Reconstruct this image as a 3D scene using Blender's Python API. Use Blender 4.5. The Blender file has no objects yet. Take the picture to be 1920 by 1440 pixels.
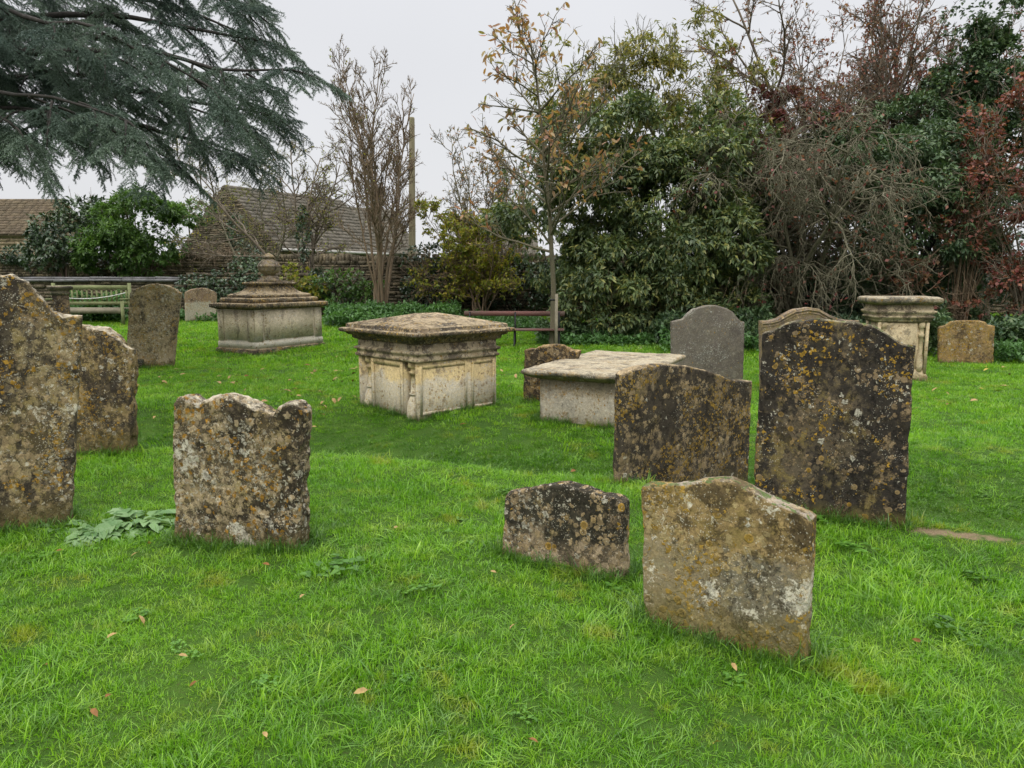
import bpy, math, random
import numpy as np
from mathutils import Vector, Matrix
R = math.radians
sc = bpy.context.scene
# ------------------------------------------------------------------ camera
F_PX, HOR, EYE = 1400.0, 520.0, 1.5
PITCH = math.atan((720-HOR)/F_PX)
cam = bpy.data.cameras.new('camera'); camo = bpy.data.objects.new('camera', cam)
sc.collection.objects.link(camo); sc.camera = camo
cam.sensor_width = 36; cam.lens = 36*F_PX/1920; cam.clip_end = 2000; cam.clip_start = 0.05
camo.location = (0, 0, EYE); camo.rotation_euler = (math.pi/2-PITCH, 0, 0)
# ------------------------------------------------------------------ sky and sun
SUN_EL, SUN_ROT = R(50), R(200)
w = bpy.data.worlds.new('World'); sc.world = w; w.use_nodes = True
nt = w.node_tree; nt.nodes.clear()
wo = nt.nodes.new('ShaderNodeOutputWorld'); mx = nt.nodes.new('ShaderNodeMixShader')
b1 = nt.nodes.new('ShaderNodeBackground'); b2 = nt.nodes.new('ShaderNodeBackground')
sky = nt.nodes.new('ShaderNodeTexSky'); sky.sky_type = 'NISHITA'; sky.sun_disc = False
sky.sun_elevation = SUN_EL; sky.sun_rotation = SUN_ROT; sky.dust_density = 4; sky.air_density = 1.5
nt.links.new(sky.outputs[0], b1.inputs[0]); b1.inputs[1].default_value = 0.06
tc = nt.nodes.new('ShaderNodeTexCoord'); sx = nt.nodes.new('ShaderNodeSeparateXYZ')
nt.links.new(tc.outputs['Generated'], sx.inputs[0])
rp = nt.nodes.new('ShaderNodeValToRGB'); nt.links.new(sx.outputs[2], rp.inputs[0])
cr = rp.color_ramp
cr.elements[0].position = 0.0; cr.elements[0].color = (.285, .288, .296, 1)
cr.elements[1].position = 1.0; cr.elements[1].color = (1.25, 1.25, 1.27, 1)
e = cr.elements.new(.40); e.color = (.275, .278, .29, 1)
e = cr.elements.new(.62); e.color = (.85, .85, .87, 1)
# soft cloud variation of the overcast
cn = nt.nodes.new('ShaderNodeTexNoise'); cn.inputs['Scale'].default_value = 1.6; cn.inputs['Detail'].default_value = 3
nt.links.new(tc.outputs['Generated'], cn.inputs['Vector'])
cm = nt.nodes.new('ShaderNodeMapRange'); nt.links.new(cn.outputs[0], cm.inputs[0])
cm.inputs[1].default_value = .3; cm.inputs[2].default_value = .7; cm.inputs[3].default_value = .94; cm.inputs[4].default_value = 1.06
mu = nt.nodes.new('ShaderNodeMath'); mu.operation = 'MULTIPLY'; nt.links.new(cm.outputs[0], mu.inputs[0]); mu.inputs[1].default_value = 2.35
nt.links.new(rp.outputs[0], b2.inputs[0]); nt.links.new(mu.outputs[0], b2.inputs[1])
mx.inputs[0].default_value = .93
nt.links.new(b1.outputs[0], mx.inputs[1]); nt.links.new(b2.outputs[0], mx.inputs[2]); nt.links.new(mx.outputs[0], wo.inputs[0])
sl = bpy.data.lights.new('sun', 'SUN'); sl.energy = 0.9; sl.angle = R(18); sl.color = (1, .95, .87)
so = bpy.data.objects.new('sun', sl); sc.collection.objects.link(so)
so.rotation_euler = (R(90)-SUN_EL, 0, R(180)-SUN_ROT)
so.location = (0, 0, 30)
sc.view_settings.view_transform = 'Standard'; sc.view_settings.look = 'None'
sc.view_settings.exposure = 0.32; sc.view_settings.gamma = 1
sc.cycles.max_bounces = 5; sc.cycles.diffuse_bounces = 3; sc.cycles.glossy_bounces = 2
sc.cycles.transmission_bounces = 3; sc.cycles.transparent_max_bounces = 4
sc.cycles.use_adaptive_sampling = True; sc.cycles.adaptive_threshold = .02
sc.cycles.use_denoising = True
# ------------------------------------------------------------------ maths helpers
cp, sp = math.cos(PITCH), math.sin(PITCH)
CAM = np.array([0, 0, EYE])
def ray(px, py):
    a, b = (px-960)/F_PX, -(py-720)/F_PX
    return np.array([a, cp+b*sp, -sp+b*cp])
def at(px, py, Y):
    r = ray(px, py); return CAM + r*(Y/r[1])
def ss(a, b, x):
    t = np.clip((x-a)/(b-a), 0, 1); return t*t*(3-2*t)
def hash3(i, j, k, seed):
    h = (i.astype(np.int64)*374761393 + j.astype(np.int64)*668265263 + k.astype(np.int64)*2147483647 + seed*1274126177) & 0xffffffff
    h = ((h ^ (h >> 13))*1274126177) & 0xffffffff
    return ((h ^ (h >> 16)) & 0xffffff)/float(0xffffff)
def vnoise(P, seed=0):
    P = np.asarray(P, float); I = np.floor(P); f = P-I; f = f*f*(3-2*f); I = I.astype(np.int64)
    r = 0
    for a in (0, 1):
        for b in (0, 1):
            for c in (0, 1):
                wgt = (f[..., 0] if a else 1-f[..., 0])*(f[..., 1] if b else 1-f[..., 1])*(f[..., 2] if c else 1-f[..., 2])
                r = r + wgt*hash3(I[..., 0]+a, I[..., 1]+b, I[..., 2]+c, seed)
    return r-.5
def fbm(P, seed=0, oct=4):
    P = np.asarray(P, float); s = 0; a = 1
    for o in range(oct):
        s = s + a*vnoise(P*(2**o)+o*17.3, seed+o); a *= .5
    return s
# edge of the sunken path across the lawn (plan x -> y)
def flat(px, py):
    r = ray(px, py); t = EYE/-r[2]; return r[0]*t, r[1]*t
_ed = [flat(*p) for p in [(-500, 850), (250, 852), (600, 860), (900, 887), (1165, 912), (1430, 960), (1750, 1000), (1920, 1022), (2400, 1060)]]
_ed.sort(); EX = np.array([p[0] for p in _ed]); EY = np.array([p[1] for p in _ed])
def ground(x, y):
    x = np.asarray(x, float); y = np.asarray(y, float)
    s = y-np.interp(x, EX, EY) + .06*np.sin(x*2.1)+.04*np.sin(x*5.3+1)
    z = .05*ss(-1.2, -.1, s)*(1-ss(-.1, .22, s))-0.24*ss(-.05, .32, s)*(1-ss(.7, 2.6, s))
    z = z + .04*np.clip(y-12.5, 0, 11.5)*ss(12, 15, y)
    P = np.stack([x, y, x*0], -1)
    z = z + .05*fbm(P*.45, 3, 2) + .018*fbm(P*2.2, 5, 2)
    return z
def gnd(px, py):
    r = ray(px, py); Y = np.arange(1.2, 60, .01); P = CAM+r*(Y/r[1])[:, None]
    k = np.nonzero(P[:, 2] < ground(P[:, 0], P[:, 1]))[0]
    return P[k[0]] if len(k) else P[-1]
# ------------------------------------------------------------------ mesh builder
class MB:
    def __init__(s): s.v = []; s.f = []; s.n = 0
    def add(s, V, Fs):
        V = np.asarray(V, float).reshape(-1, 3); s.v.append(V)
        if not isinstance(Fs, (list, tuple)): Fs = [Fs]
        for Fa in Fs:
            Fa = np.asarray(Fa, dtype=np.int64)
            if Fa.size: s.f.append(Fa+s.n)
        s.n += len(V)
    def build(s, name, mat, parent=None, smooth=False, origin=None, M=None):
        V = np.concatenate(s.v) if s.v else np.zeros((0, 3))
        if M is not None: V = V@np.array(M.to_3x3()).T+np.array(M.translation)
        if origin is not None: V = V-np.asarray(origin, float)
        me = bpy.data.meshes.new(name); me.vertices.add(len(V)); me.vertices.foreach_set('co', V.astype(np.float32).ravel())
        loops = np.concatenate([a.ravel() for a in s.f]); tot = np.concatenate([np.full(len(a), a.shape[1]) for a in s.f])
        me.loops.add(len(loops)); me.loops.foreach_set('vertex_index', loops.astype(np.int32))
        me.polygons.add(len(tot)); st = np.concatenate([[0], np.cumsum(tot)[:-1]])
        me.polygons.foreach_set('loop_start', st.astype(np.int32)); me.polygons.foreach_set('loop_total', tot.astype(np.int32))
        if smooth: me.polygons.foreach_set('use_smooth', np.ones(len(tot), bool))
        me.update(calc_edges=True)
        for m in (mat if isinstance(mat, (list, tuple)) else [mat]): me.materials.append(m)
        o = bpy.data.objects.new(name, me); sc.collection.objects.link(o)
        if origin is not None: o.location = Vector(origin)
        if parent is not None: o.parent = parent; 
        return o
BOXF = np.array([[0, 1, 3, 2], [4, 6, 7, 5], [0, 4, 5, 1], [2, 3, 7, 6], [0, 2, 6, 4], [1, 5, 7, 3]])[:, ::-1]
def boxv(x0, x1, y0, y1, z0, z1):
    return np.array([[x, y, z] for x in (x0, x1) for y in (y0, y1) for z in (z0, z1)], float)
def add_box(mb, x0, x1, y0, y1, z0, z1, M=None, jit=0, rng=None):
    V = boxv(x0, x1, y0, y1, z0, z1)
    if jit: V = V+rng.normal(0, jit, V.shape)
    if M is not None: V = V@np.array(M.to_3x3()).T+np.array(M.translation)
    mb.add(V, BOXF)
def tag(o, label=None, cat=None, group=None, kind=None):
    for k, val in (('label', label), ('category', cat), ('group', group), ('kind', kind)):
        if val: o[k] = val
    return o
def empty(name, loc, rz=0):
    o = bpy.data.objects.new(name, None); sc.collection.objects.link(o); o.location = Vector(loc); o.rotation_euler = (0, 0, rz)
    o.empty_display_size = .1
    return o
def norm(a): return a/np.maximum(np.linalg.norm(a, axis=-1, keepdims=True), 1e-9)
def tubes(mb, P, Rr, sides=5, cap=True):
    """P[B,N,3], Rr[B,N]"""
    P = np.asarray(P, float); Rr = np.asarray(Rr, float)
    if P.ndim == 2: P = P[None]; Rr = Rr[None]
    B, N = P.shape[:2]; T = np.gradient(P, axis=1) if N > 2 else np.repeat(P[:, 1:]-P[:, :1], 2, 1)
    T = norm(T); ref = np.where(np.abs(T[:, :1, 2:]) > .9, [[[1., 0, 0]]], [[[0, 0, 1.]]])
    A = norm(np.cross(T, np.broadcast_to(ref, T.shape))); C = np.cross(T, A)
    th = np.arange(sides)*2*np.pi/sides
    V = P[:, :, None]+Rr[:, :, None, None]*(A[:, :, None]*np.cos(th)[:, None]+C[:, :, None]*np.sin(th)[:, None])
    b = np.arange(B)[:, None, None]*N*sides; i = np.arange(N-1)[None, :, None]*sides; j = np.arange(sides)[None, None]; j2 = (j+1) % sides
    Q = np.stack(np.broadcast_arrays(b+i+j, b+i+j2, b+i+sides+j2, b+i+sides+j), -1).reshape(-1, 4)[:, ::-1]
    Fs = [Q]
    if cap and sides > 2:
        Fs.append((np.arange(B)[:, None]*N*sides+(N-1)*sides+np.arange(sides)[None])[:, ::-1])
    mb.add(V.reshape(-1, 3), Fs)
def leaves(mb, P, D, Nn, L, Wd, fold=.15, curl=.1, hexa=False):
    P = np.asarray(P, float); D = norm(np.asarray(D, float)); S = norm(np.cross(D, Nn)); Nn = np.cross(S, D)
    L = np.broadcast_to(L, P.shape[:1])[:, None]; Wd = np.broadcast_to(Wd, P.shape[:1])[:, None]
    k = np.arange(len(P))[:, None]
    tip = P+D*L-Nn*curl*L
    if not hexa:
        m = P+D*L*.45+Nn*fold*Wd
        V = np.stack([P, m+S*Wd/2, tip, m-S*Wd/2], 1).reshape(-1, 3); mb.add(V, k*4+np.array([[0, 1, 2, 3]]))
    else:
        a = P+D*L*.28+Nn*fold*Wd*.5; b = P+D*L*.68+Nn*fold*Wd*.5-Nn*curl*L*.35; c0 = P+D*L*.28; c1 = P+D*L*.68-Nn*curl*L*.4
        V = np.stack([P, a+S*Wd*.42, b+S*Wd*.40, tip, b-S*Wd*.40, a-S*Wd*.42, c0, c1], 1).reshape(-1, 3)
        mb.add(V, [k*8+np.array([[0, 1, 6]]), k*8+np.array([[0, 6, 5]]), k*8+np.array([[6, 1, 2, 7]]), k*8+np.array([[5, 6, 7, 4]]), k*8+np.array([[7, 2, 3]]), k*8+np.array([[4, 7, 3]])])
# vectorised branch growth: returns list of (P[B,N,3], R[B,N]) per level
def grow(rng, start, dirs, length, radius, levels):
    S = np.atleast_2d(start).astype(float); D = norm(np.atleast_2d(dirs).astype(float))
    L = np.broadcast_to(length, len(S)).astype(float).copy(); Ra = np.broadcast_to(radius, len(S)).astype(float).copy(); out = []
    for li, lv in enumerate(levels):
        n = lv.get('n', 8); P = np.zeros((len(S), n, 3)); P[:, 0] = S; d = D.copy(); Dd = np.zeros_like(P); Dd[:, 0] = d
        trop = np.array(lv.get('trop', (0, 0, 0)), float)
        for i in range(1, n):
            d = norm(d+rng.normal(0, lv.get('wig', .1), d.shape)+trop/n*2)
            P[:, i] = P[:, i-1]+d*(L/(n-1))[:, None]; Dd[:, i] = d
        tt = np.linspace(0, 1, n)
        RR = Ra[:, None]*(1-(1-lv.get('taper', .35))*tt[None])
        out.append((P, RR))
        if li+1 < len(levels):
            nx = levels[li+1]; K = nx['k']; B = len(S)
            t = np.sort(rng.uniform(nx.get('t0', .25), nx.get('t1', 1), (B, K)), 1); fi = t*(n-1); i0 = np.minimum(fi.astype(int), n-2); fr = (fi-i0)[..., None]
            bi = np.arange(B)[:, None]
            S = (P[bi, i0]*(1-fr)+P[bi, i0+1]*fr).reshape(-1, 3); pd = Dd[bi, i0].reshape(-1, 3)
            ax = norm(np.cross(pd, rng.normal(0, 1, pd.shape))); ang = np.radians(rng.normal(nx.get('ang', 45), nx.get('dang', 12), len(pd)))[:, None]
            D = norm(pd*np.cos(ang)+np.cross(ax, pd)*np.sin(ang)+np.array(nx.get('bias', (0, 0, 0)), float))
            L = (L[:, None]*nx.get('lr', .5)*(1-nx.get('lt', .5)*t)*rng.uniform(.6, 1.3, (B, K))).ravel()
            rp_ = (RR[bi, i0]).ravel(); Ra = np.minimum(rp_*.85, Ra.repeat(K)*nx.get('rr', .5))
            Ra = np.maximum(Ra, nx.get('rmin', .003))
    return out
def skel_mesh(mb, lv, sides=(8, 6, 5, 4, 3, 3)):
    for i, (P, Rr) in enumerate(lv): tubes(mb, P, Rr, sides[min(i, len(sides)-1)], cap=i < 2)
# ------------------------------------------------------------------ node helper
class NT:
    def __init__(s, name):
        s.m = bpy.data.materials.new(name); s.m.use_nodes = True; s.t = s.m.node_tree; s.t.nodes.clear()
        s.out = s.t.nodes.new('ShaderNodeOutputMaterial')
    def put(s, sock, v):
        if isinstance(v, bpy.types.NodeSocket): s.t.links.new(v, sock)
        elif isinstance(v, bpy.types.Node): s.t.links.new(v.outputs[0], sock)
        else:
            if isinstance(v, (tuple, list)) and len(v) == 3 and sock.type == 'RGBA': v = (*v, 1)
            sock.default_value = v
    def n(s, typ, ins=None, **props):
        nd = s.t.nodes.new('ShaderNode'+typ)
        for k, v in props.items(): setattr(nd, k, v)
        for k, v in (ins or {}).items(): s.put(nd.inputs[k], v)
        return nd
    def math(s, op, a, b=0., c=None, clamp=False):
        nd = s.n('Math', operation=op, use_clamp=clamp); s.put(nd.inputs[0], a); s.put(nd.inputs[1], b)
        if c is not None: s.put(nd.inputs[2], c)
        return nd.outputs[0]
    def mix(s, f, a, b, bt='MIX'):
        nd = s.n('Mix', data_type='RGBA', blend_type=bt); s.put(nd.inputs[0], f); s.put(nd.inputs[6], a); s.put(nd.inputs[7], b); return nd.outputs[2]
    def noise(s, vec, scale, detail=4, rough=.55, dist=0): return s.n('TexNoise', {'Vector': vec, 'Scale': scale, 'Detail': detail, 'Roughness': rough, 'Distortion': dist})
    def mr(s, v, a, b, c=0., d=1.):
        return s.n('MapRange', {0: v, 1: a, 2: b, 3: c, 4: d}).outputs[0]
    def mapping(s, vec, scale=(1, 1, 1), loc=(0, 0, 0)):
        return s.n('Mapping', {'Vector': vec, 'Scale': scale, 'Location': loc}).outputs[0]
    def bump(s, h, strength=.5, dist=.01): return s.n('Bump', {'Height': h, 'Strength': strength, 'Distance': dist}).outputs[0]
    def surf(s, sh): s.put(s.out.inputs[0], sh); return s.m

def simple_mat(name, col, var=.25, scale=8, rough=.8, bump=.3, bdist=.005, spec=.3, stretch=(1, 1, 1), col2=None):
    t = NT(name); v = t.n('TexCoord').outputs['Object']; v = t.mapping(v, stretch)
    n1 = t.noise(v, scale, 6).outputs[0]; f = t.mr(n1, .3, .7)
    c2 = col2 or tuple(c*(1-var)*.8 for c in col)
    c = t.mix(f, col, c2)
    n2 = t.noise(v, scale*9, 3).outputs[0]; c = t.mix(.35, c, t.mix(n2, (.25, .25, .25), (1, 1, 1)), 'OVERLAY')
    b = t.n('BsdfPrincipled', {'Base Color': c, 'Roughness': rough, 'Specular IOR Level': spec, 'Normal': t.bump(t.math('ADD', n1, n2), bump, bdist)})
    return t.surf(b)
def leaf_mat(name, cols, trans=.3, rough=.45, spec=.35, tcol=None, patch=1.2):
    """random colour per leaf from a list"""
    t = NT(name); g = t.n('NewGeometry'); rr = g.outputs['Random Per Island']
    rp = t.n('ValToRGB', {0: rr}); cr = rp.color_ramp; cr.interpolation = 'LINEAR'
    while len(cr.elements) > 1: cr.elements.remove(cr.elements[-1])
    for i, c in enumerate(cols):
        e = cr.elements[0] if i == 0 else cr.elements.new(i/(len(cols)-1)); e.position = i/(len(cols)-1) if len(cols) > 1 else 0; e.color = (*c, 1)
    n = t.noise(g.outputs['Position'], patch, 2).outputs[0]
    c = t.mix(1., rp.outputs[0], t.mix(t.mr(n, .35, .65), (.72, .75, .78), (1.25, 1.2, 1.1)), 'MULTIPLY')
    p = t.n('BsdfPrincipled', {'Base Color': c, 'Roughness': rough, 'Specular IOR Level': spec})
    tr = t.n('BsdfTranslucent', {'Color': t.mix(1., c, tcol or (1.2, 1.3, .7), 'MULTIPLY')})
    m = t.n('MixShader', {0: trans}); t.put(m.inputs[1], p); t.put(m.inputs[2], tr)
    return t.surf(m)

def stone_mat(name, seed=0, base=(.27, .20, .12), base2=(.19, .14, .09), dark=.5, dcol=(.03, .025, .02), streak=.45, ochre=.5, ocol=(.34, .20, .035),
              white=.3, wcol=(.55, .52, .42), tan=.5, tcol=(.36, .27, .15), sp=1., wash=None, washcol=(.42, .40, .33), wash_h=.3, foot=None, footcol=(.16, .13, .05), top=None, rot=1., grey=0., moss=0., blotch=0., film=1., pits=.5):
    """weathered limestone: crust, blotches, lichen rosettes. wash: pale band below a height, foot: olive/green growth near the soil"""
    t = NT(name); v0 = t.n('TexCoord').outputs['Object']; v = t.mapping(v0, (1, 1, 1), (seed*3.7, seed*1.3, seed*2.1))
    dn = t.noise(v, 9, 3).outputs['Color']; d = t.n('VectorMath', {0: dn, 1: (.5, .5, .5)}, operation='SUBTRACT').outputs[0]
    vd = t.n('VectorMath', {0: v, 1: t.n('VectorMath', {0: d, 3: .11}, operation='SCALE').outputs[0]}, operation='ADD').outputs[0]
    dn2 = t.noise(v, 55, 2).outputs['Color']; d2 = t.n('VectorMath', {0: dn2, 1: (.5, .5, .5)}, operation='SUBTRACT').outputs[0]
    vf = t.n('VectorMath', {0: v, 1: t.n('VectorMath', {0: d2, 3: .045}, operation='SCALE').outputs[0]}, operation='ADD').outputs[0]
    z = t.n('SeparateXYZ', {0: v0}).outputs[2]
    c = t.mix(t.mr(t.noise(vd, 3.5, 5).outputs[0], .35, .65), base, base2)
    c = t.mix(t.mr(t.noise(vd, 14, 4).outputs[0], .45, .68, 0, .6), c, tuple(b*1.35 for b in base))
    # olive and ochre film
    c = t.mix(t.mr(t.noise(vf, 9, 7, .72).outputs[0], .50, .58, 0, .55*film), c, t.mix(t.noise(vf, 33, 3).outputs[0], (.12, .10, .03), (.30, .22, .07)))
    # dark crust in vertical runs
    ns = t.noise(t.mapping(vd, (5, 5, 5-3.8*streak)), 1.0, 8, .62).outputs[0]
    nf = t.noise(vf, 26, 5, .7).outputs[0]
    lo_ = .5+.20*(.5-dark)-.025
    dm = t.mr(t.math('ADD', t.math('MULTIPLY', ns, .66), t.math('MULTIPLY', nf, .34)), lo_, lo_+.055)
    dm = t.math('MULTIPLY', dm, t.mr(nf, .25, .5, .55, 1))
    c = t.mix(t.math('MULTIPLY', dm, min(1, .7+dark*.35)), c, t.mix(nf, dcol, tuple(x*2.4 for x in dcol)))
    h = t.math('MULTIPLY', nf, .5)
    def spots(vec, scale, rad, dens, nsc, lo, hi, seedz):
        vv = t.mapping(vec, (1, 1, 1), (0, 0, seedz))
        vo = t.n('TexVoronoi', {'Vector': vv, 'Scale': scale, 'Randomness': 1.}); s3 = t.n('SeparateColor', {0: vo.outputs['Color']})
        rr = t.math('MULTIPLY_ADD', s3.outputs[0], rad*.75, rad*.25); q = t.math('DIVIDE', vo.outputs['Distance'], rr)
        pres = t.mr(t.noise(vv, nsc, 3).outputs[0], lo, hi, 0, dens)
        return t.math('MULTIPLY', t.mr(q, .82, 1., 1, 0), t.math('LESS_THAN', s3.outputs[1], pres)), q, s3.outputs[2]
    if wash is not None:
        zz = t.math('ADD', z, t.math('MULTIPLY_ADD', t.noise(vd, 4, 6, .65).outputs[0], .5, -.25))
        wm = t.mr(zz, wash_h+.03, wash_h-.03); wm = t.math('MULTIPLY', wm, t.mr(t.noise(vf, 35, 4, .7).outputs[0], .3, .6, .35, 1))
        c = t.mix(t.math('MULTIPLY', wm, wash), c, washcol)
    pv = t.mapping(vf, (1, 1, .7)); pit = t.mr(t.math('ADD', t.math('MULTIPLY', t.noise(pv, 26, 7, .78).outputs[0], .75), t.math('MULTIPLY', t.noise(vd, 5, 3).outputs[0], .25)), .635-.19*pits, .665-.19*pits)
    c = t.mix(t.math('MULTIPLY', pit, .45+.4*pits), c, dcol); h = t.math('SUBTRACT', h, t.math('MULTIPLY', pit, .7))
    # broad crusted patches, ragged
    m, q, r3 = spots(vf, 8*sp, .55, tan*1.0, 2, .40, .60, 5.5)
    br2 = t.mr(t.noise(vf, 38, 5, .75).outputs[0], .44, .54); m = t.math('MULTIPLY', m, br2)
    c = t.mix(t.math('MULTIPLY', m, .8), c, t.mix(r3, tcol, tuple(x*.7 for x in tcol))); h = t.math('ADD', h, t.math('MULTIPLY', m, .35))
    # tan encrusting patches
    m, q, r3 = spots(vf, 26*sp, .66, tan*1.3, 4, .45, .58, 3.1)
    c = t.mix(t.math('MULTIPLY', m, .85), c, t.mix(r3, tcol, tuple(x*.55 for x in tcol))); h = t.math('ADD', h, t.math('MULTIPLY', m, .3))
    # ochre rosettes, two sizes
    m, q, r3 = spots(vf, 42*sp, .62, ochre*1.5, 3, .48, .62, 7.7)
    c = t.mix(m, c, t.mix(r3, ocol, tuple(x*.6 for x in ocol))); h = t.math('ADD', h, t.math('MULTIPLY', m, .3))
    m, q, r3 = spots(v, 15*sp, .36, ochre*1.0, 2.2, .44, .60, 1.9)
    ring = t.mr(q, .45, .95); c = t.mix(t.math('MULTIPLY', m, .9), c, t.mix(ring, t.mix(r3, tuple(x*.5 for x in ocol), (.2, .15, .08)), t.mix(r3, ocol, tuple(x*1.1 for x in tcol))))
    h = t.math('ADD', h, t.math('MULTIPLY', m, .4))
    # white / grey lichen
    vw = vf; brk0 = t.mr(t.noise(vf, 90, 3, .7).outputs[0], .40, .52); m, q, r3 = spots(vw, 46*sp, .60, white*1.2, 3, .49, .62, 4.4)
    c = t.mix(t.math('MULTIPLY', t.math('MULTIPLY', m, brk0), .8), c, t.mix(r3, wcol, tuple(x*.6 for x in wcol)))
    m, q, r3 = spots(vw, 15*sp, .40, white*.6, 2.5, .42, .62, 9.2)
    brk = t.mr(t.noise(vf, 70, 3, .7).outputs[0], .36, .50); m = t.math('MULTIPLY', m, brk)
    c = t.mix(m, c, t.mix(t.mr(q, .3, .9), tuple(x*.5 for x in wcol), wcol)); h = t.math('ADD', h, t.math('MULTIPLY', m, .5))
    m, q, r3 = spots(v, 120*sp, .5, .25+white*.4, 8, .4, .6, 2.2)
    c = t.mix(t.math('MULTIPLY', m, .45), c, wcol)
    if blotch:
        bm = t.mr(t.noise(vf, 3.0, 6, .7).outputs[0], .60-.1*blotch, .63-.1*blotch); bm = t.math('MULTIPLY', bm, brk)
        c = t.mix(t.math('MULTIPLY', bm, .9), c, wcol)
    if foot is not None:
        zz = t.math('ADD', z, t.math('MULTIPLY_ADD', t.noise(vd, 6, 4).outputs[0], .24, -.12))
        c = t.mix(t.math('MULTIPLY', t.mr(zz, foot, foot*.2), .8), c, t.mix(nf, footcol, tuple(x*.45 for x in footcol)))
    # upward faces gather white / yellow crust
    nz = t.n('SeparateXYZ', {0: t.n('NewGeometry').outputs['True Normal']}).outputs[2]
    if top:
        tm = t.math('MULTIPLY', t.mr(nz, .35, .75), t.mr(t.noise(vf, 6, 5, .65).outputs[0], .42, .55))
        c = t.mix(t.math('MULTIPLY', tm, .85), c, t.mix(t.mr(nf, .4, .6), top, tuple(x*.6 for x in top)))
    if moss:
        mm = t.math('MULTIPLY', t.mr(nz, .3, .7), t.mr(t.noise(vf, 24, 3, .6).outputs[0], .66-.12*moss, .68-.12*moss))
        h = t.math('ADD', h, t.math('MULTIPLY', mm, 2.5))
        c = t.mix(mm, c, t.mix(nf, (.13, .17, .06), (.05, .075, .02)))
    gr = t.mr(t.noise(vf, 48, 6, .75).outputs[0], .32, .68); c = t.mix(.6, c, t.mix(gr, (.40, .38, .36), (1.45, 1.42, 1.38)), 'MULTIPLY')
    c = t.mix(.5, c, t.mix(t.noise(v, 190, 2).outputs[0], (.15, .15, .15), (.9, .9, .9)), 'OVERLAY')
    h = t.math('ADD', h, t.math('MULTIPLY', t.noise(v, 130, 3).outputs[0], .35))
    h = t.math('ADD', h, t.math('MULTIPLY', t.noise(vd, 12, 4).outputs[0], .8))
    b = t.n('BsdfPrincipled', {'Base Color': c, 'Roughness': .93, 'Specular IOR Level': .15, 'Normal': t.bump(h, .75, .008)})
    return t.surf(b)
# ------------------------------------------------------------------ ground sheets
def grass_ground_mat():
    t = NT('lawn_soil'); p = t.n('NewGeometry').outputs['Position']
    n1 = t.noise(p, 1.1, 4).outputs[0]; n2 = t.noise(p, 14, 5, .7).outputs[0]; n3 = t.noise(p, 70, 3, .7).outputs[0]
    c = t.mix(t.mr(n1, .35, .65), (.034, .078, .011), (.06, .12, .015)); c = t.mix(t.mr(n2, .4, .7), c, (.045, .10, .014))
    c = t.mix(t.mr(n3, .55, .75), c, (.05, .045, .02))
    x = t.n('SeparateXYZ', {0: p}); bx_, by_, _z = gnd(1775, 1000)
    dx = t.math('SUBTRACT', x.outputs[0], bx_); dy = t.math('MULTIPLY', t.math('ADD', t.math('SUBTRACT', x.outputs[1], by_), t.math('MULTIPLY', dx, .45)), 4.)
    rr = t.math('SQRT', t.math('ADD', t.math('MULTIPLY', dx, dx), t.math('MULTIPLY', dy, dy)))
    c = t.mix(t.mr(t.math('ADD', rr, t.math('MULTIPLY', n2, .8)), .75, .55), c, (.20, .15, .09))
    b = t.n('BsdfPrincipled', {'Base Color': c, 'Roughness': .95, 'Specular IOR Level': .1, 'Normal': t.bump(t.math('ADD', n2, n3), .8, .03)})
    return t.surf(b)
M_GROUND = grass_ground_mat()
def sheet(xs, ys, name, mat, dz=0):
    X, Y = np.meshgrid(xs, ys); Z = ground(X, Y)+dz; nx, ny = len(xs), len(ys)
    V = np.stack([X, Y, Z], -1).reshape(-1, 3); i = np.arange(ny-1)[:, None]*nx+np.arange(nx-1)[None]
    mb = MB(); mb.add(V, np.stack([i, i+1, i+nx+1, i+nx], -1).reshape(-1, 4)); return mb.build(name, mat, smooth=True)
xs = np.concatenate([-np.geomspace(900, 16, 26), np.linspace(-15, 15, 240), np.geomspace(16, 900, 26)])
ys = np.concatenate([np.linspace(-30, 0, 8), np.linspace(.5, 10, 190), np.linspace(10.1, 26, 120), np.geomspace(27, 1500, 30)])
tag(sheet(xs, ys, 'ground', M_GROUND), kind='structure')
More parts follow.
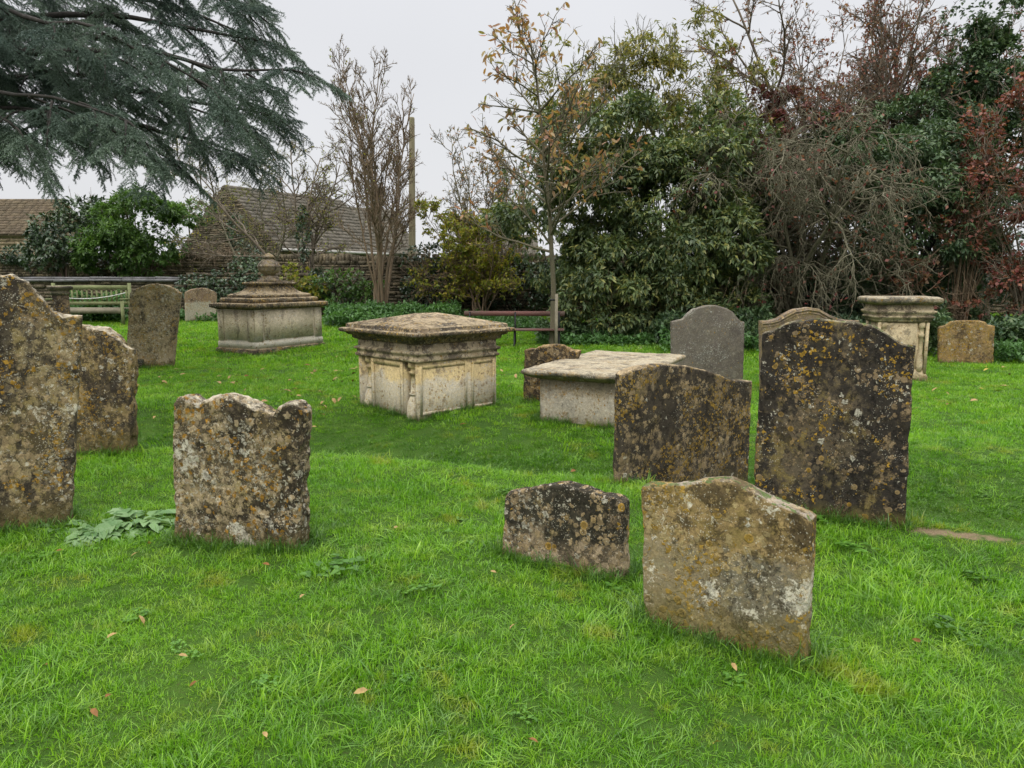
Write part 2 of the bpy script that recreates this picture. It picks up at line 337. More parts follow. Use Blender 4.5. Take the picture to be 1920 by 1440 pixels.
# ------------------------------------------------------------------ gravestones
FOOT = []      # footprints: (centre, axis u, half length, half thickness)
def solve_plane(px, py, O, nrm):
    r = ray(px, py); t = np.dot(O-CAM, nrm)/np.dot(r, nrm); return CAM+r*t
def slab(name, label, BL, BR, top, T, mat, lean=0., group='old gravestones on the lawn', seed=0, rnd=.018, rough=.005, chip=.012, sink=.3, res=1., cat='gravestone'):
    PL = gnd(*BL) if len(BL) == 2 else at(*BL); PR = gnd(*BR) if len(BR) == 2 else at(*BR)
    u = PR-PL; u[2] = 0; u /= np.linalg.norm(u); n = np.array([u[1], -u[0], 0]); l = R(lean)
    nrm = n*math.cos(l)+np.array([0, 0, math.sin(l)]); wv = np.array([0, 0, math.cos(l)])-n*math.sin(l)
    O = (PL+PR)/2; O[2] = min(PL[2], PR[2])
    loc = lambda px, py: (lambda q: (np.dot(q-O, u), np.dot(q-O, wv)))(solve_plane(px, py, O, nrm))
    bl, br = np.array(loc(*BL[:2])), np.array(loc(*BR[:2])); tp = np.array([loc(*p) for p in top])
    seg = np.concatenate([[0], np.cumsum(np.linalg.norm(np.diff(tp, axis=0), axis=1))]); seg /= seg[-1]
    nu, nv = int(74*res), int(70*res)
    def clus(n_, both):
        a = np.linspace(0, 1, n_)
        if both: e_ = np.array([0, .003, .008, .015, .025]); a = np.concatenate([e_, np.linspace(.035, .965, n_), 1-e_[::-1]])
        else: e_ = np.array([0, .003, .008, .015, .025]); a = np.concatenate([np.linspace(0, .965, n_), 1-e_[::-1]])
        return a
    U = clus(nu, True); Vv = clus(nv, False)
    top_x = np.interp(U, seg, tp[:, 0]); top_z = np.interp(U, seg, tp[:, 1])
    dl = (bl-tp[0])/max(1e-6, abs(bl[1]-tp[0][1])); dr = (br-tp[-1])/max(1e-6, abs(br[1]-tp[-1][1]))
    zb = -sink; bl2 = bl+dl*(bl[1]-zb); br2 = br+dr*(br[1]-zb)
    bx_ = bl2[0]+(br2[0]-bl2[0])*U; 
    X = bx_[None]+(top_x-bx_)[None]*Vv[:, None]; Z = zb+(top_z-zb)[None]*Vv[:, None]
    wid = np.linalg.norm(br2-bl2); hgt = tp[:, 1].max()-zb
    ds = np.minimum(U, 1-U)[None]*wid; dt = (1-Vv)[:, None]*hgt
    q = np.clip(1-ds/rnd, 0, 1)**2+np.clip(1-dt/rnd, 0, 1)**2; e_ = rnd*(1-np.sqrt(1-np.clip(q, 0, 1)))
    nU, nV = len(U), len(Vv)
    Fr = np.stack([X, e_, Z], -1); Bk = np.stack([X, T-e_, Z], -1)
    idx = np.arange(nV*nU).reshape(nV, nU)
    fq = np.stack([idx[:-1, :-1], idx[:-1, 1:], idx[1:, 1:], idx[1:, :-1]], -1).reshape(-1, 4)
    loop = np.concatenate([idx[:, 0], idx[-1, 1:], idx[::-1, -1][1:]])     # up left, over the top, down right
    NB = nU*nV; K = 5
    Fl, Bl = Fr.reshape(-1, 3)[loop], Bk.reshape(-1, 3)[loop]
    rim = np.stack([Fl+(Bl-Fl)*k/(K+1) for k in range(1, K+1)], 0)
    V = np.concatenate([Fr.reshape(-1, 3), Bk.reshape(-1, 3), rim.reshape(-1, 3)]); m = len(loop)
    rings = [loop]+[2*NB+k*m+np.arange(m) for k in range(K)]+[NB+loop]
    Fs = [fq, fq[:, ::-1]+NB]
    for a, b in zip(rings[:-1], rings[1:]): Fs.append(np.stack([a[:-1], a[1:], b[1:], b[:-1]], -1))
    # weathering: uneven faces, crumbled arrises
    edge = np.exp(-np.minimum(np.concatenate([np.minimum(ds, dt).ravel()]*2+[np.zeros(K*m)]), 1)/.03)
    for ax in range(3):
        V[:, ax] += rough*1.3*fbm(V*6+seed*5.1+ax*31, seed+ax, 3)+rough*.5*fbm(V*40+ax*11, seed+7+ax, 2)
    cxz = np.array([X.mean(), T/2, Z.mean()]); inward = norm((cxz-V)*np.array([1, .3, 1]))
    V += inward*(edge*chip*.75*np.clip(fbm(V*11+seed, seed+20, 5)*2.2+.1, 0, 2))[:, None]
    mb = MB(); mb.add(V, Fs); o = mb.build(name, mat, smooth=True)
    o.matrix_world = Matrix(((u[0], -n[0]*math.cos(l), wv[0], O[0]), (u[1], -n[1]*math.cos(l), wv[1], O[1]), (0, -math.sin(l), wv[2], O[2]), (0, 0, 0, 1)))
    tag(o, label, cat, group)
    c = O-n*(T/2); FOOT.append((c[:2]+u[:2]*(bl[0]+br[0])/2, u[:2], abs(br[0]-bl[0])/2, T/2))
    return o
OC = (.36, .215, .035)
m_big_left = stone_mat('limestone_tall_left', 1, base=(.27, .215, .12), base2=(.18, .145, .08), dark=0.52, ochre=0.8, white=0.75, tan=1.0, top=(.54, .49, .38), foot=0.25, streak=.7, sp=.9, pits=0.75, blotch=0.02)
slab('gravestone', 'tall gravestone with ogee top and white crusted shoulder cut off by the left edge', (-190, 1025), (136, 985),
     [(-196, 640), (-150, 632), (-120, 610), (-95, 570), (-60, 530), (-20, 518), (20, 513), (52, 528), (78, 560), (98, 583), (120, 590), (154, 592)], .13, m_big_left, lean=1, seed=1, rough=.009, chip=.02, res=1.3)
m_mid_left = stone_mat('limestone_behind_left', 2, base=(.255, .19, .095), base2=(.20, .15, .07), dark=0.48, ochre=0.85, white=0.5, tan=1.0, top=(.5, .45, .34), foot=.25, streak=.5, pits=0.75)
slab('gravestone', 'ochre gravestone with stepped shoulders standing close behind the tall left one', (40, 856), (248, 851),
     [(36, 655), (60, 632), (85, 618), (110, 610), (150, 610), (196, 616), (210, 627), (222, 634), (236, 650), (249, 655)], .12, m_mid_left, seed=2, rough=.012, chip=.03)
m3 = stone_mat('limestone_arched', 3, base=(.31, .25, .16), base2=(.23, .19, .11), dark=0.2, ochre=.45, white=0.8, tan=0.95, streak=.8, sp=1.1, foot=0.12, pits=0.6)
slab('gravestone', 'shallow arched speckled gravestone leaning right in front of the green bench', (234, 690), (325, 688),
     [(243, 549), (255, 540), (272, 534), (292, 531), (312, 534), (328, 541), (339, 549)], .10, m3, seed=3, rough=.006)
m4 = stone_mat('limestone_small_arched', 4, base=(.23, .17, .11), base2=(.16, .11, .08), dark=.25, ochre=.3, white=.3, tan=.5, wash=.85, washcol=(.42, .41, .32), wash_h=.52, foot=.1, film=0.4, pits=0.15)
slab('gravestone', 'small arched gravestone with pale grey lower half beside the urn tomb', (348, 604), (406, 601),
     [(347, 548), (357, 543), (370, 540), (378, 539.5), (390, 541), (400, 545), (407, 550)], .10, m4, seed=4, rough=.004)
m5 = stone_mat('limestone_eared', 5, base=(.31, .25, .15), base2=(.25, .19, .11), dark=0.48, ochre=.55, white=0.9, tan=1.2, ocol=(.33, .18, .03), top=(.52, .47, .36), foot=0.12, blotch=0.1, sp=.85, dcol=(.022, .018, .013), pits=0.8, tcol=(.42, .33, .20))
slab('gravestone', 'squat gravestone with a curved top between two rounded ears beside the leafy plant', (323, 1018), (562, 1034),
     [(321, 758), (324, 748), (334, 742), (350, 743), (362, 752), (369, 757), (378, 750), (392, 745), (412, 741), (436, 742), (462, 751), (486, 766), (502, 776), (514, 775), (522, 763), (534, 756), (548, 755), (560, 763), (566, 776)], .14, m5, seed=5, rough=.013, chip=.03, rnd=.03, res=1.5)
m6 = stone_mat('limestone_footstone', 6, base=(.25, .195, .125), base2=(.17, .13, .08), dark=0.85, dcol=(.022, .02, .014), ochre=.5, ocol=(.40, .24, .03), white=0.7, tan=.9, wash=0.9, washcol=(.36, .28, .18), wash_h=.15, streak=.15, blotch=0, pits=0.7)
slab('gravestone', 'low blackened gravestone with a blunt peaked top left of the big brown one', (940, 1040), (1168, 1092),
     [(946, 930), (952, 922), (985, 916), (1020, 909), (1054, 907), (1085, 914), (1125, 926), (1158, 934), (1169, 944)], .10, m6, lean=3, seed=6, rnd=.02, rough=.007, chip=.016, res=1.4)
m7 = stone_mat('limestone_front', 7, base=(.29, .21, .095), base2=(.19, .135, .06), dark=0.5, dcol=(.04, .03, .016), ochre=1.0, ocol=(.36, .23, .045), white=0.5, tan=1.1, wash=0.42, washcol=(.25, .25, .20), wash_h=.36, foot=0.22, footcol=(.19, .155, .045), top=(.36, .32, .26), moss=1.1, streak=.3, blotch=0.02, pits=0.42, tcol=(.38, .30, .15))
slab('gravestone', 'brown gravestone with lopsided mossy peak nearest on the right of the foreground', (1206, 1168), (1512, 1252),
     [(1200, 913), (1206, 909), (1240, 909), (1290, 905), (1335, 900), (1362, 901), (1400, 918), (1440, 938), (1480, 956), (1512, 968), (1523, 976)], .095, m7, lean=1.5, seed=7, rnd=.013, rough=.006, chip=.012, res=1.7)
m8 = stone_mat('limestone_dark_mid', 8, base=(.18, .14, .09), base2=(.095, .073, .047), dark=0.72, dcol=(.026, .022, .017), ochre=.85, ocol=(.33, .21, .04), white=0.14, tan=.95, foot=.2, top=(.42, .33, .2), streak=.75, sp=1.05, pits=0.6)
slab('gravestone', 'dark ochre spotted gravestone with low curved top overlapping the flat slab tomb', (1165, 905), (1404, 912),
     [(1169, 704), (1176, 698), (1190, 692), (1215, 686), (1250, 683), (1290, 686), (1325, 694), (1352, 703), (1366, 710), (1380, 713), (1412, 715)], .10, m8, lean=-1, seed=8, rough=.005, chip=.012, res=1.3)
m9 = stone_mat('limestone_black', 9, base=(.10, .08, .052), base2=(.065, .052, .037), dark=0.7, dcol=(.016, .014, .012), ochre=0.5, ocol=(.36, .22, .035), white=0.17, tan=0.7, tcol=(.26, .19, .11), foot=.12, footcol=(.14, .12, .04), top=(.40, .36, .24), moss=.8, streak=1., sp=1.1, pits=0.5)
slab('gravestone', 'largest blackened gravestone with gold lichen and a white edged curved top', (1409, 958), (1697, 992),
     [(1429, 622), (1440, 619), (1448, 620), (1458, 613), (1474, 604), (1500, 600), (1550, 598), (1600, 603), (1640, 612), (1664, 626), (1684, 640), (1700, 646), (1716, 648)], .12, m9, lean=2, seed=9, rough=.006, chip=.014, res=1.7)
m10 = stone_mat('grey_headstone', 10, base=(.14, .125, .10), base2=(.10, .09, .075), dark=.25, dcol=(.07, .06, .05), ochre=.08, white=0.9, wcol=(.42, .43, .38), tan=.2, tcol=(.28, .26, .2), streak=.8, sp=1.25, film=0.1, pits=0.2)
slab('gravestone', 'grey round topped gravestone speckled white behind the flat slab tomb', (1261, 722), (1394, 720),
     [(1260, 603), (1272, 600), (1282, 598), (1290, 588), (1302, 579), (1322, 573), (1342, 572), (1362, 577), (1376, 586), (1384, 597), (1390, 602), (1397, 604)], .10, m10, seed=10, rough=.003, chip=.006)
m11 = stone_mat('brown_ogee', 11, base=(.20, .155, .11), base2=(.15, .115, .085), dark=.3, dcol=(.06, .05, .04), ochre=.15, white=.15, tan=.4, streak=.5, sp=1.3, pits=0.3)
o11 = slab('gravestone', 'brown gravestone with a moulded ogee edge mostly hidden behind the blackened one', (1430, 735), (1612, 733),
     [(1428, 602), (1445, 601), (1460, 597), (1474, 588), (1490, 580), (1516, 576), (1536, 579), (1556, 590), (1572, 597), (1590, 600), (1613, 601)], .11, m11, seed=11, rough=.003, chip=.006)
m12 = stone_mat('ochre_small_stone', 12, base=(.27, .18, .075), base2=(.20, .13, .06), dark=0.4, dcol=(.05, .035, .02), ochre=.8, ocol=(.38, .23, .03), white=.35, tan=.8, streak=.2, pits=0.5)
slab('gravestone', 'small square shouldered ochre gravestone below the red leaves on the right', (1759, 681), (1863, 684),
     [(1760, 614), (1768, 611), (1776, 608), (1784, 603), (1796, 601), (1838, 601), (1848, 604), (1852, 609), (1862, 610), (1866, 612)], .12, m12, seed=12, rough=.007, chip=.015)
m13 = stone_mat('carved_brown', 13, base=(.22, .15, .07), base2=(.13, .09, .045), dark=0.55, ochre=.5, white=.12, tan=.8, top=(.4, .28, .14), streak=.1, pits=0.7)
o13 = slab('gravestone', 'small brown gravestone with scrolled carving between the two central tombs', (980, 752), (1060, 756),
     [(982, 657), (990, 653), (1002, 652), (1012, 648), (1035, 646), (1055, 647), (1064, 651), (1070, 656), (1086, 658)], .11, m13, seed=13, rough=.008, chip=.02)
# scroll carving on that stone: raised spiral ribs
def spiral(cx, cz, r0, turns, sgn, th=.008):
    t = np.linspace(0, 1, 34); a = t*turns*2*np.pi; r = r0*(1-t*.85)
    P = np.stack([cx+sgn*r*np.cos(a), np.full(34, -.001), cz+r*np.sin(a)], -1); return P, th*(1-.4*t)
for cx, cz, r0, sg in ((-.05, .45, .085, 1), (.12, .47, .07, -1), (-.11, .27, .06, -1), (-.1, .12, .05, 1)):
    P, rr_ = spiral(cx, cz, r0, 1.7, sg); mb = MB(); tubes(mb, P, rr_, 6); c_ = mb.build('carved_scroll', m13, smooth=True); c_.parent = o13
# raised rim moulding on the ogee stone
mb = MB(); tp11 = [(1430, 607), (1446, 606), (1461, 602), (1476, 593), (1492, 585), (1516, 581), (1536, 584), (1555, 595), (1572, 602), (1590, 605), (1610, 606)]
Mi = o11.matrix_world.inverted()
O11 = np.array(o11.matrix_world.translation); n11 = -np.array(o11.matrix_world.col[1][:3])
P = np.array([Mi @ Vector(solve_plane(*p, O11, n11)) for p in tp11]); P[:, 1] = -.002
tubes(mb, P, np.full(len(P), .011), 6); mb.build('rim_moulding', m11, smooth=True).parent = o11; mb = MB(); P2 = P.copy(); P2[:, 2] -= .04; tubes(mb, P2, np.full(len(P), .006), 6)
c_ = mb.build('rim_moulding', m11, smooth=True); c_.parent = o11
# low dark kerb block beside the arched stone
m14 = stone_mat('dark_block', 14, base=(.07, .075, .055), base2=(.05, .05, .04), dark=.3, ochre=.05, white=.1, tan=.2)
slab('stone_block', 'small dark stone block at the foot of the arched speckled gravestone', (236, 692), (270, 690), [(236, 675), (253, 674), (270, 674)], .2, m14, seed=14, group=None, cat='stone block', res=.5)
# ------------------------------------------------------------------ chest tombs
def rloft(mb, prof, seed=0, amp=.003, m=10, close=True, bottom=True):
    """prof: list of (half length, half width, z); rings of 4*m points"""
    t = np.arange(m)/m; one = np.ones(m)
    base = np.concatenate([np.stack([-1+2*t, -one], -1), np.stack([one, -1+2*t], -1), np.stack([1-2*t, one], -1), np.stack([-one, 1-2*t], -1)])
    Vs = np.array([[np.append(b*np.array([a[0], a[1]]), a[2]) for b in base] for a in prof])
    V = Vs.reshape(-1, 3); W = V.copy()
    for ax in range(3): V[:, ax] += amp*(1.4*fbm(W*7+ax*9+seed, seed+ax, 3)+.8*fbm(W*30+ax*3, seed+ax+5, 2))
    n = 4*m; K = len(prof); Fs = []
    j = np.arange(n); j2 = (j+1) % n
    for k in range(K-1): Fs.append(np.stack([k*n+j, k*n+j2, (k+1)*n+j2, (k+1)*n+j], -1))
    if close: Fs.append(((K-1)*n+j)[None])
    if bottom: Fs.append((j[::-1])[None])
    mb.add(V, Fs)
def lathe(mb, prof, cx, cy, sides=20):
    P = np.array([[cx, cy, z] for r, z in prof]); th = np.arange(sides)*2*np.pi/sides
    V = np.array([[cx+r*math.cos(a), cy+r*math.sin(a), z] for r, z in prof for a in th]); j = np.arange(sides); j2 = (j+1) % sides
    mb.add(V, [np.stack([k*sides+j, k*sides+j2, (k+1)*sides+j2, (k+1)*sides+j], -1) for k in range(len(prof)-1)]+[((len(prof)-1)*sides+j)[None], j[::-1][None]])
def tomb_frame(N, a_dir, L, W, name, label, group):
    a = np.array([math.cos(a_dir), math.sin(a_dir)]); b = np.array([-a[1], a[0]])
    c = N[:2]+a*L/2+b*W/2; o = empty(name, (c[0], c[1], N[2]), a_dir); tag(o, label, 'tomb', group)
    FOOT.append((c, a, L/2, W/2)); return o
PALE = (.46, .39, .25)
m_tomb = stone_mat('tomb_limestone', 20, base=(.55, .44, .23), base2=(.47, .37, .19), dark=0.18, dcol=(.10, .08, .055), ochre=.2, ocol=(.40, .27, .08), white=.25, wcol=(.58, .56, .5), tan=.25, wash=.8, washcol=(.46, .44, .38), wash_h=.42, foot=.1, streak=.6, sp=1.2, film=0.15, pits=0.12)
m_tomb_trim = stone_mat('tomb_trim', 21, base=(.42, .35, .23), base2=(.30, .25, .16), dark=.45, dcol=(.04, .032, .024), ochre=.1, white=.25, tan=.3, streak=.3, sp=1.2, film=0.2, pits=0.35)
m_lid = stone_mat('tomb_lid', 22, base=(.21, .16, .10), base2=(.11, .085, .06), dark=0.55, dcol=(.035, .03, .024), ochre=.45, ocol=(.42, .26, .05), white=.35, tan=.7, top=(.42, .34, .22), streak=.2, film=0.8, pits=0.55)
m_ledger = stone_mat('tomb_ledger', 23, base=(.27, .23, .16), base2=(.19, .16, .12), dark=0.45, dcol=(.06, .055, .045), ochre=.25, white=.4, tan=.6, top=(.44, .39, .28), streak=0, film=0.6, pits=0.3)
m_grey_body = stone_mat('tomb_grey_body', 24, base=(.33, .28, .19), base2=(.24, .21, .15), dark=.25, dcol=(.09, .08, .06), ochre=.2, white=.45, tan=.5, foot=.1, wash=.6, washcol=(.42, .40, .33), wash_h=.35, streak=.3, film=0.3, pits=0.25)
m_urn_body = stone_mat('tomb_urn_body', 25, base=(.56, .48, .34), base2=(.46, .40, .31), dark=.22, dcol=(.12, .10, .08), ochre=.15, white=.35, wcol=(.6, .58, .52), tan=.2, wash=.85, washcol=(.50, .48, .42), wash_h=.30, foot=.1, streak=1, sp=1.3, film=0.1, pits=0.12)
# central hipped tomb
N1 = gnd(785, 791); yaw = R(44); Lc, Wc = 1.15, 1.16
s1 = N1[1]/F_PX; hz = lambda py: (789-py)*s1*1.01
T1 = tomb_frame(N1, yaw, Lc, Wc, 'chest_tomb', 'central chest tomb with low hipped lid, panelled sides and a niche baluster at its corner', 'chest tombs in the churchyard')
hb = hz(678)
mb = MB()      # body: side slabs full length, core set back at the ends
rloft(mb, [(Lc/2-.13, Wc/2-.03, -.2), (Lc/2-.13, Wc/2-.03, hb)], 1, .004, 14); mb.build('body', m_tomb, T1)
for sy in (-1, 1):
    mb = MB(); y0, y1 = (-Wc/2, -Wc/2+.05) if sy < 0 else (Wc/2-.05, Wc/2)
    add_box(mb, -Lc/2, Lc/2, y0, y1, -.2, hb-.002)
    for x0, x1 in ((-Lc/2+.02, .12), (.19, Lc/2-.03)):      # two raised panel frames
        yy = (y0-.007, y0+.004) if sy < 0 else (y1-.004, y1+.007)
        for bx in ((x0, x0+.035, .06, hb-.03), (x1-.035, x1, .06, hb-.03), (x0+.035, x1-.035, hb-.065, hb-.03), (x0+.035, x1-.035, .06, .095)):
            add_box(mb, bx[0], bx[1], yy[0], yy[1], bx[2], bx[3])
    mb.build('side_slab', m_tomb, T1)
for sx_ in (-1, 1):
    mb = MB(); x0, x1 = (-Lc/2+.005, -Lc/2+.14) if sx_ < 0 else (Lc/2-.14, Lc/2-.005)
    yw = Wc/2-.27; add_box(mb, x0, x1, -yw, yw, -.2, hb-.004)
    xf = (x0-.014, x0+.004) if sx_ < 0 else (x1-.004, x1+.014)
    for b in ((-yw, -yw+.05, -.1, hb-.006), (yw-.05, yw, -.1, hb-.006), (-yw+.05, yw-.05, hb-.06, hb-.006)): add_box(mb, xf[0], xf[1], b[0], b[1], b[2], b[3])
    mb.build('end_panel', m_tomb, T1)
    for sy in (-1, 1):
        mb = MB(); r = .068
        pr = [(r*.5, -.1), (r*1.35, -.1), (r*1.45, .02), (r*1.4, .12), (r*1.25, .19), (r*.85, .25), (r*.7, .27), (r*.95, .275), (r*.95, .29), (r*.72, .30), (r*.66, .42), (r*.62, .50), (r*.9, .505), (r*1.05, .53), (r*.7, .54), (r*.7, .57), (r*1.1, .58), (r*1.1, hb-.003)]
        pr = [(a, min(b, hb-.003)) for a, b in pr]
        lathe(mb, pr, sx_*(Lc/2-.075), sy*(Wc/2-.155), 18); mb.build('baluster', m_tomb, T1, smooth=False)
mb = MB(); a, b = Lc/2, Wc/2; z = hb
rloft(mb, [(a+.005, b+.005, z), (a+.03, b+.03, z+.012), (a+.03, b+.03, z+.035), (a+.012, b+.012, z+.045), (a+.012, b+.012, z+.075), (a+.04, b+.04, z+.09), (a+.04, b+.04, z+.11), (a+.0, b+.0, z+.125), (a+.0, b+.0, hz(643))], 2, .004, 14, close=True)
mb.build('frieze', m_tomb_trim, T1)
z = hz(643); z2 = hz(613)
mb = MB(); rloft(mb, [(a+.02, b+.02, z+.001), (a+.045, b+.045, z+.012), (a+.05, b+.05, z+.045), (a+.085, b+.085, z+.055), (a+.105, b+.105, z+.08), (a+.15, b+.15, z+.088), (a+.162, b+.162, z+.10), (a+.162, b+.162, z+.125), (a+.15, b+.15, z2-.038), (a+.10, b+.10, z2-.035), (a+.098, b+.098, z2), (a+.085, b+.085, z2+.012), *[((a+.085)*(1-q_)+.15*q_, (b+.085)*(1-q_)+.015*q_, z2+.012+.118*q_) for q_ in (.25, .5, .75, 1.)]], 3, .0032, 24)
mb.build('lid', m_lid, T1)
# urn tomb at the back left
N2 = gnd(479, 667); L2 = gnd(407, 657); s2 = N2[1]/F_PX
yaw2 = R(61); Wc2, Lc2 = 1.0, 1.8
T2 = tomb_frame(N2, yaw2, Lc2, Wc2, 'chest_tomb', 'panelled chest tomb with a stepped roof carrying a stone urn', 'chest tombs in the churchyard')
h2 = lambda py: (665-py)*s2
a, b = Lc2/2, Wc2/2
mb = MB(); rloft(mb, [(a+.03, b+.03, -.2), (a+.03, b+.03, h2(655)), (a+.01, b+.01, h2(653))], 4, .006); mb.build('plinth', m_lid, T2)
mb = MB(); rloft(mb, [(a, b, h2(653)), (a, b, h2(642)), (a-.02, b-.02, h2(640)), (a-.02, b-.02, h2(579))], 5, .003)
hA, hB = h2(639), h2(580)
for sy in (-1, 1):
    yy = (-b+.005, -b+.022) if sy < 0 else (b-.022, b-.005)
    for x0, x1 in ((-a+.02, -a+.22), (a-.22, a-.02)): add_box(mb, x0, x1, yy[0]-.005, yy[1], hA, hB)
    add_box(mb, -a+.25, a-.25, yy[0], yy[1], hA+.02, hB-.02)
for sx_ in (-1, 1):
    xx = (-a+.005, -a+.022) if sx_ < 0 else (a-.022, a-.005)
    for y0, y1 in ((-b+.02, -b+.17), (b-.17, b-.02)): add_box(mb, xx[0]-.005, xx[1], y0, y1, hA, hB)
    add_box(mb, xx[0], xx[1], -b+.19, b-.19, hA+.02, hB-.02)
mb.build('body', m_urn_body, T2)
mb = MB(); z = h2(579)
rloft(mb, [(a+.0, b+.0, z), (a+.05, b+.05, z+.02), (a+.09, b+.09, z+.03), (a+.09, b+.09, z+.10), (a+.07, b+.07, z+.115)], 6, .006, 14)
rloft(mb, [(a-.05, b-.05, z+.115), (a-.05, b-.05, z+.19), (a-.075, b-.075, z+.21)], 7, .006, 14)
rloft(mb, [(a-.17, b-.12, z+.21), (a-.17, b-.12, z+.26), (a-.20, b-.15, z+.275), (a-.30, b-.24, z+.30), (a-.38, b-.29, z+.34), (a-.43, b-.32, z+.39), (a-.455, b-.34, z+.45), (a-.40, b-.30, z+.455), (a-.39, b-.29, z+.48), (a-.40, b-.30, z+.505), (.24, .17, z+.51)], 8, .006, 12)
mb.build('stepped_roof', m_lid, T2)
mb = MB(); z0 = z+.51; k = 1.0
rloft(mb, [(.17, .17, z0), (.17, .17, z0+.04), (.13, .13, z0+.05), (.105, .105, z0+.12)], 9, .003, 6)
lathe(mb, [(.08, z0+.12), (.12, z0+.15), (.185, z0+.19), (.215, z0+.24), (.222, z0+.285), (.228, z0+.29), (.228, z0+.31), (.215, z0+.315), (.205, z0+.35), (.16, z0+.40), (.10, z0+.43), (.09, z0+.46), (.115, z0+.465), (.115, z0+.49), (.10, z0+.50), (.07, z0+.53), (.02, z0+.56)], 0, 0, 22)
m_urn = stone_mat('urn_stone', 26, base=(.24, .20, .15), base2=(.17, .14, .11), dark=.4, ochre=.3, white=.3, tan=.6, moss=.4, pits=0.4)
mb.build('urn', m_urn, T2, smooth=False)
# flat ledger tomb
N3 = gnd(1160, 826); L3 = gnd(1030, 806); s3 = N3[1]/F_PX
dv = N3-L3; th = math.atan2(dv[1], dv[0]); Wb = float(np.hypot(dv[0], dv[1]))
hL = (826-727)*s3
nl = at(1172, 722, N3[1]-.12)                      # near corner of the lid
def on_z(px, py, z): r = ray(px, py); return CAM+r*((z-EYE)/r[2])
zt = N3[2]+hL+.11
c0, c1, c2, c3 = [on_z(*p, zt) for p in ((992, 686), (1130, 657), (1268, 664), (1180, 712))]
T3 = empty('chest_tomb', ((c0+c1+c2+c3)/4*[1, 1, 0]+[0, 0, N3[2]]), 0)
tag(T3, 'chest tomb with a thick flat slab lid behind the spotted gravestone', 'tomb', 'chest tombs in the churchyard')
ctr = (c0+c1+c2+c3)/4; ll = (np.linalg.norm((c1-c0)[:2])+np.linalg.norm((c2-c3)[:2]))/2; ww = (np.linalg.norm((c3-c0)[:2])+np.linalg.norm((c2-c1)[:2]))/2
dl_ = norm(((c1-c0)+(c2-c3))[:2]); ang3 = math.atan2(dl_[1], dl_[0]); T3.rotation_euler[2] = ang3
print('ledger', ll, ww, math.degrees(ang3), 'N', N1, N2, N3, 'zt', zt)
FOOT.append((ctr[:2], dl_, ll/2-.12, ww/2-.12))
mb = MB(); rloft(mb, [(ll/2-.16, ww/2-.16, -.2), (ll/2-.16, ww/2-.16, hL-.0)], 10, .006, 14)
for sy in (-1, 1):
    yy = sorted((sy*(ww/2-.17), sy*(ww/2-.145)))
    for x0, x1 in ((-ll/2+.17, -ll/2+.30), (ll/2-.30, ll/2-.17)): add_box(mb, x0, x1, yy[0], yy[1], .0, hL-.02)
mb.build('body', m_grey_body, T3)
mb = MB(); rloft(mb, [(ll/2-.14, ww/2-.14, hL), (ll/2-.09, ww/2-.09, hL+.02), (ll/2-.02, ww/2-.02, hL+.045), (ll/2, ww/2, hL+.06), (ll/2+.005, ww/2+.005, hL+.085), (ll/2-.012, ww/2-.012, hL+.105), (ll/2-.04, ww/2-.04, hL+.112)], 11, .010, 22)
mb.build('lid', m_ledger, T3)
# tall pedestal tomb on the right
N4 = gnd(1640, 712); s4 = N4[1]/F_PX; R4 = gnd(1728, 714)
h4 = lambda py: (714-py)*s4
wd = 90*s4; a = wd/2; b = a*.8
m_ped = stone_mat('pedestal_stone', 27, base=(.48, .40, .25), base2=(.40, .33, .21), dark=.15, dcol=(.07, .06, .04), ochre=.12, white=.2, tan=.3, foot=.15, sp=1.3, film=0.15, pits=0.15)
T4 = tomb_frame(N4, R(-8), wd, 2*b, 'pedestal_tomb', 'tall pale pedestal tomb with moulded cornice behind the blackened gravestone', 'chest tombs in the churchyard')
mb = MB(); zb = h4(605)
rloft(mb, [(a-.05, b-.05, -.2), (a-.05, b-.05, zb)], 12, .003, 8); add_box(mb, -a+.10, a-.16, -b+.015, -b+.06, .05, zb-.01)
rloft(mb, [(a+.0, b+.0, -.2), (a+.02, b+.02, .06), (a-.01, b-.01, .12), (a-.04, b-.04, .16)], 13, .006, 8)
for x in (-a+.02, a-.02):
    for y in (-b+.02, b-.02): add_box(mb, x-.02, x+.02, y-.02, y+.02, .1, zb-.004)
mb.build('body', m_ped, T4)
for sx_ in (-1, 1):
    mb = MB(); r = .04
    lathe(mb, [(r, .12), (r*1.3, .2), (r*1.2, .3), (r*.8, .4), (r*.7, .45), (r*.7, zb-.22), (r*1.1, zb-.21), (r*1.1, zb-.17), (r*.8, zb-.16), (r*.8, zb-.09), (r*1.2, zb-.08), (r*1.2, zb-.005)], sx_*(a-.09), -b+.045, 14); mb.build('baluster', m_ped, T4)
mb = MB(); rloft(mb, [(a, b, zb), (a+.02, b+.02, zb+.02), (a+.02, b+.02, zb+.05), (a+.05, b+.05, zb+.065), (a+.05, b+.05, zb+.085), (a+.02, b+.02, zb+.10), (a+.06, b+.06, h4(588)), (a+.07, b+.07, h4(584)), (a+.03, b+.03, h4(582)), (a+.02, b+.02, h4(573))], 14, .004, 10)
mb.build('cornice', m_tomb_trim, T4)
mb = MB(); rloft(mb, [(a+.03, b+.03, h4(573)), (a+.08, b+.08, h4(571)), (a+.115, b+.115, h4(568)), (a+.12, b+.12, h4(561)), (a+.08, b+.08, h4(558))], 15, .010, 12)
mb.build('cap', m_ledger, T4)
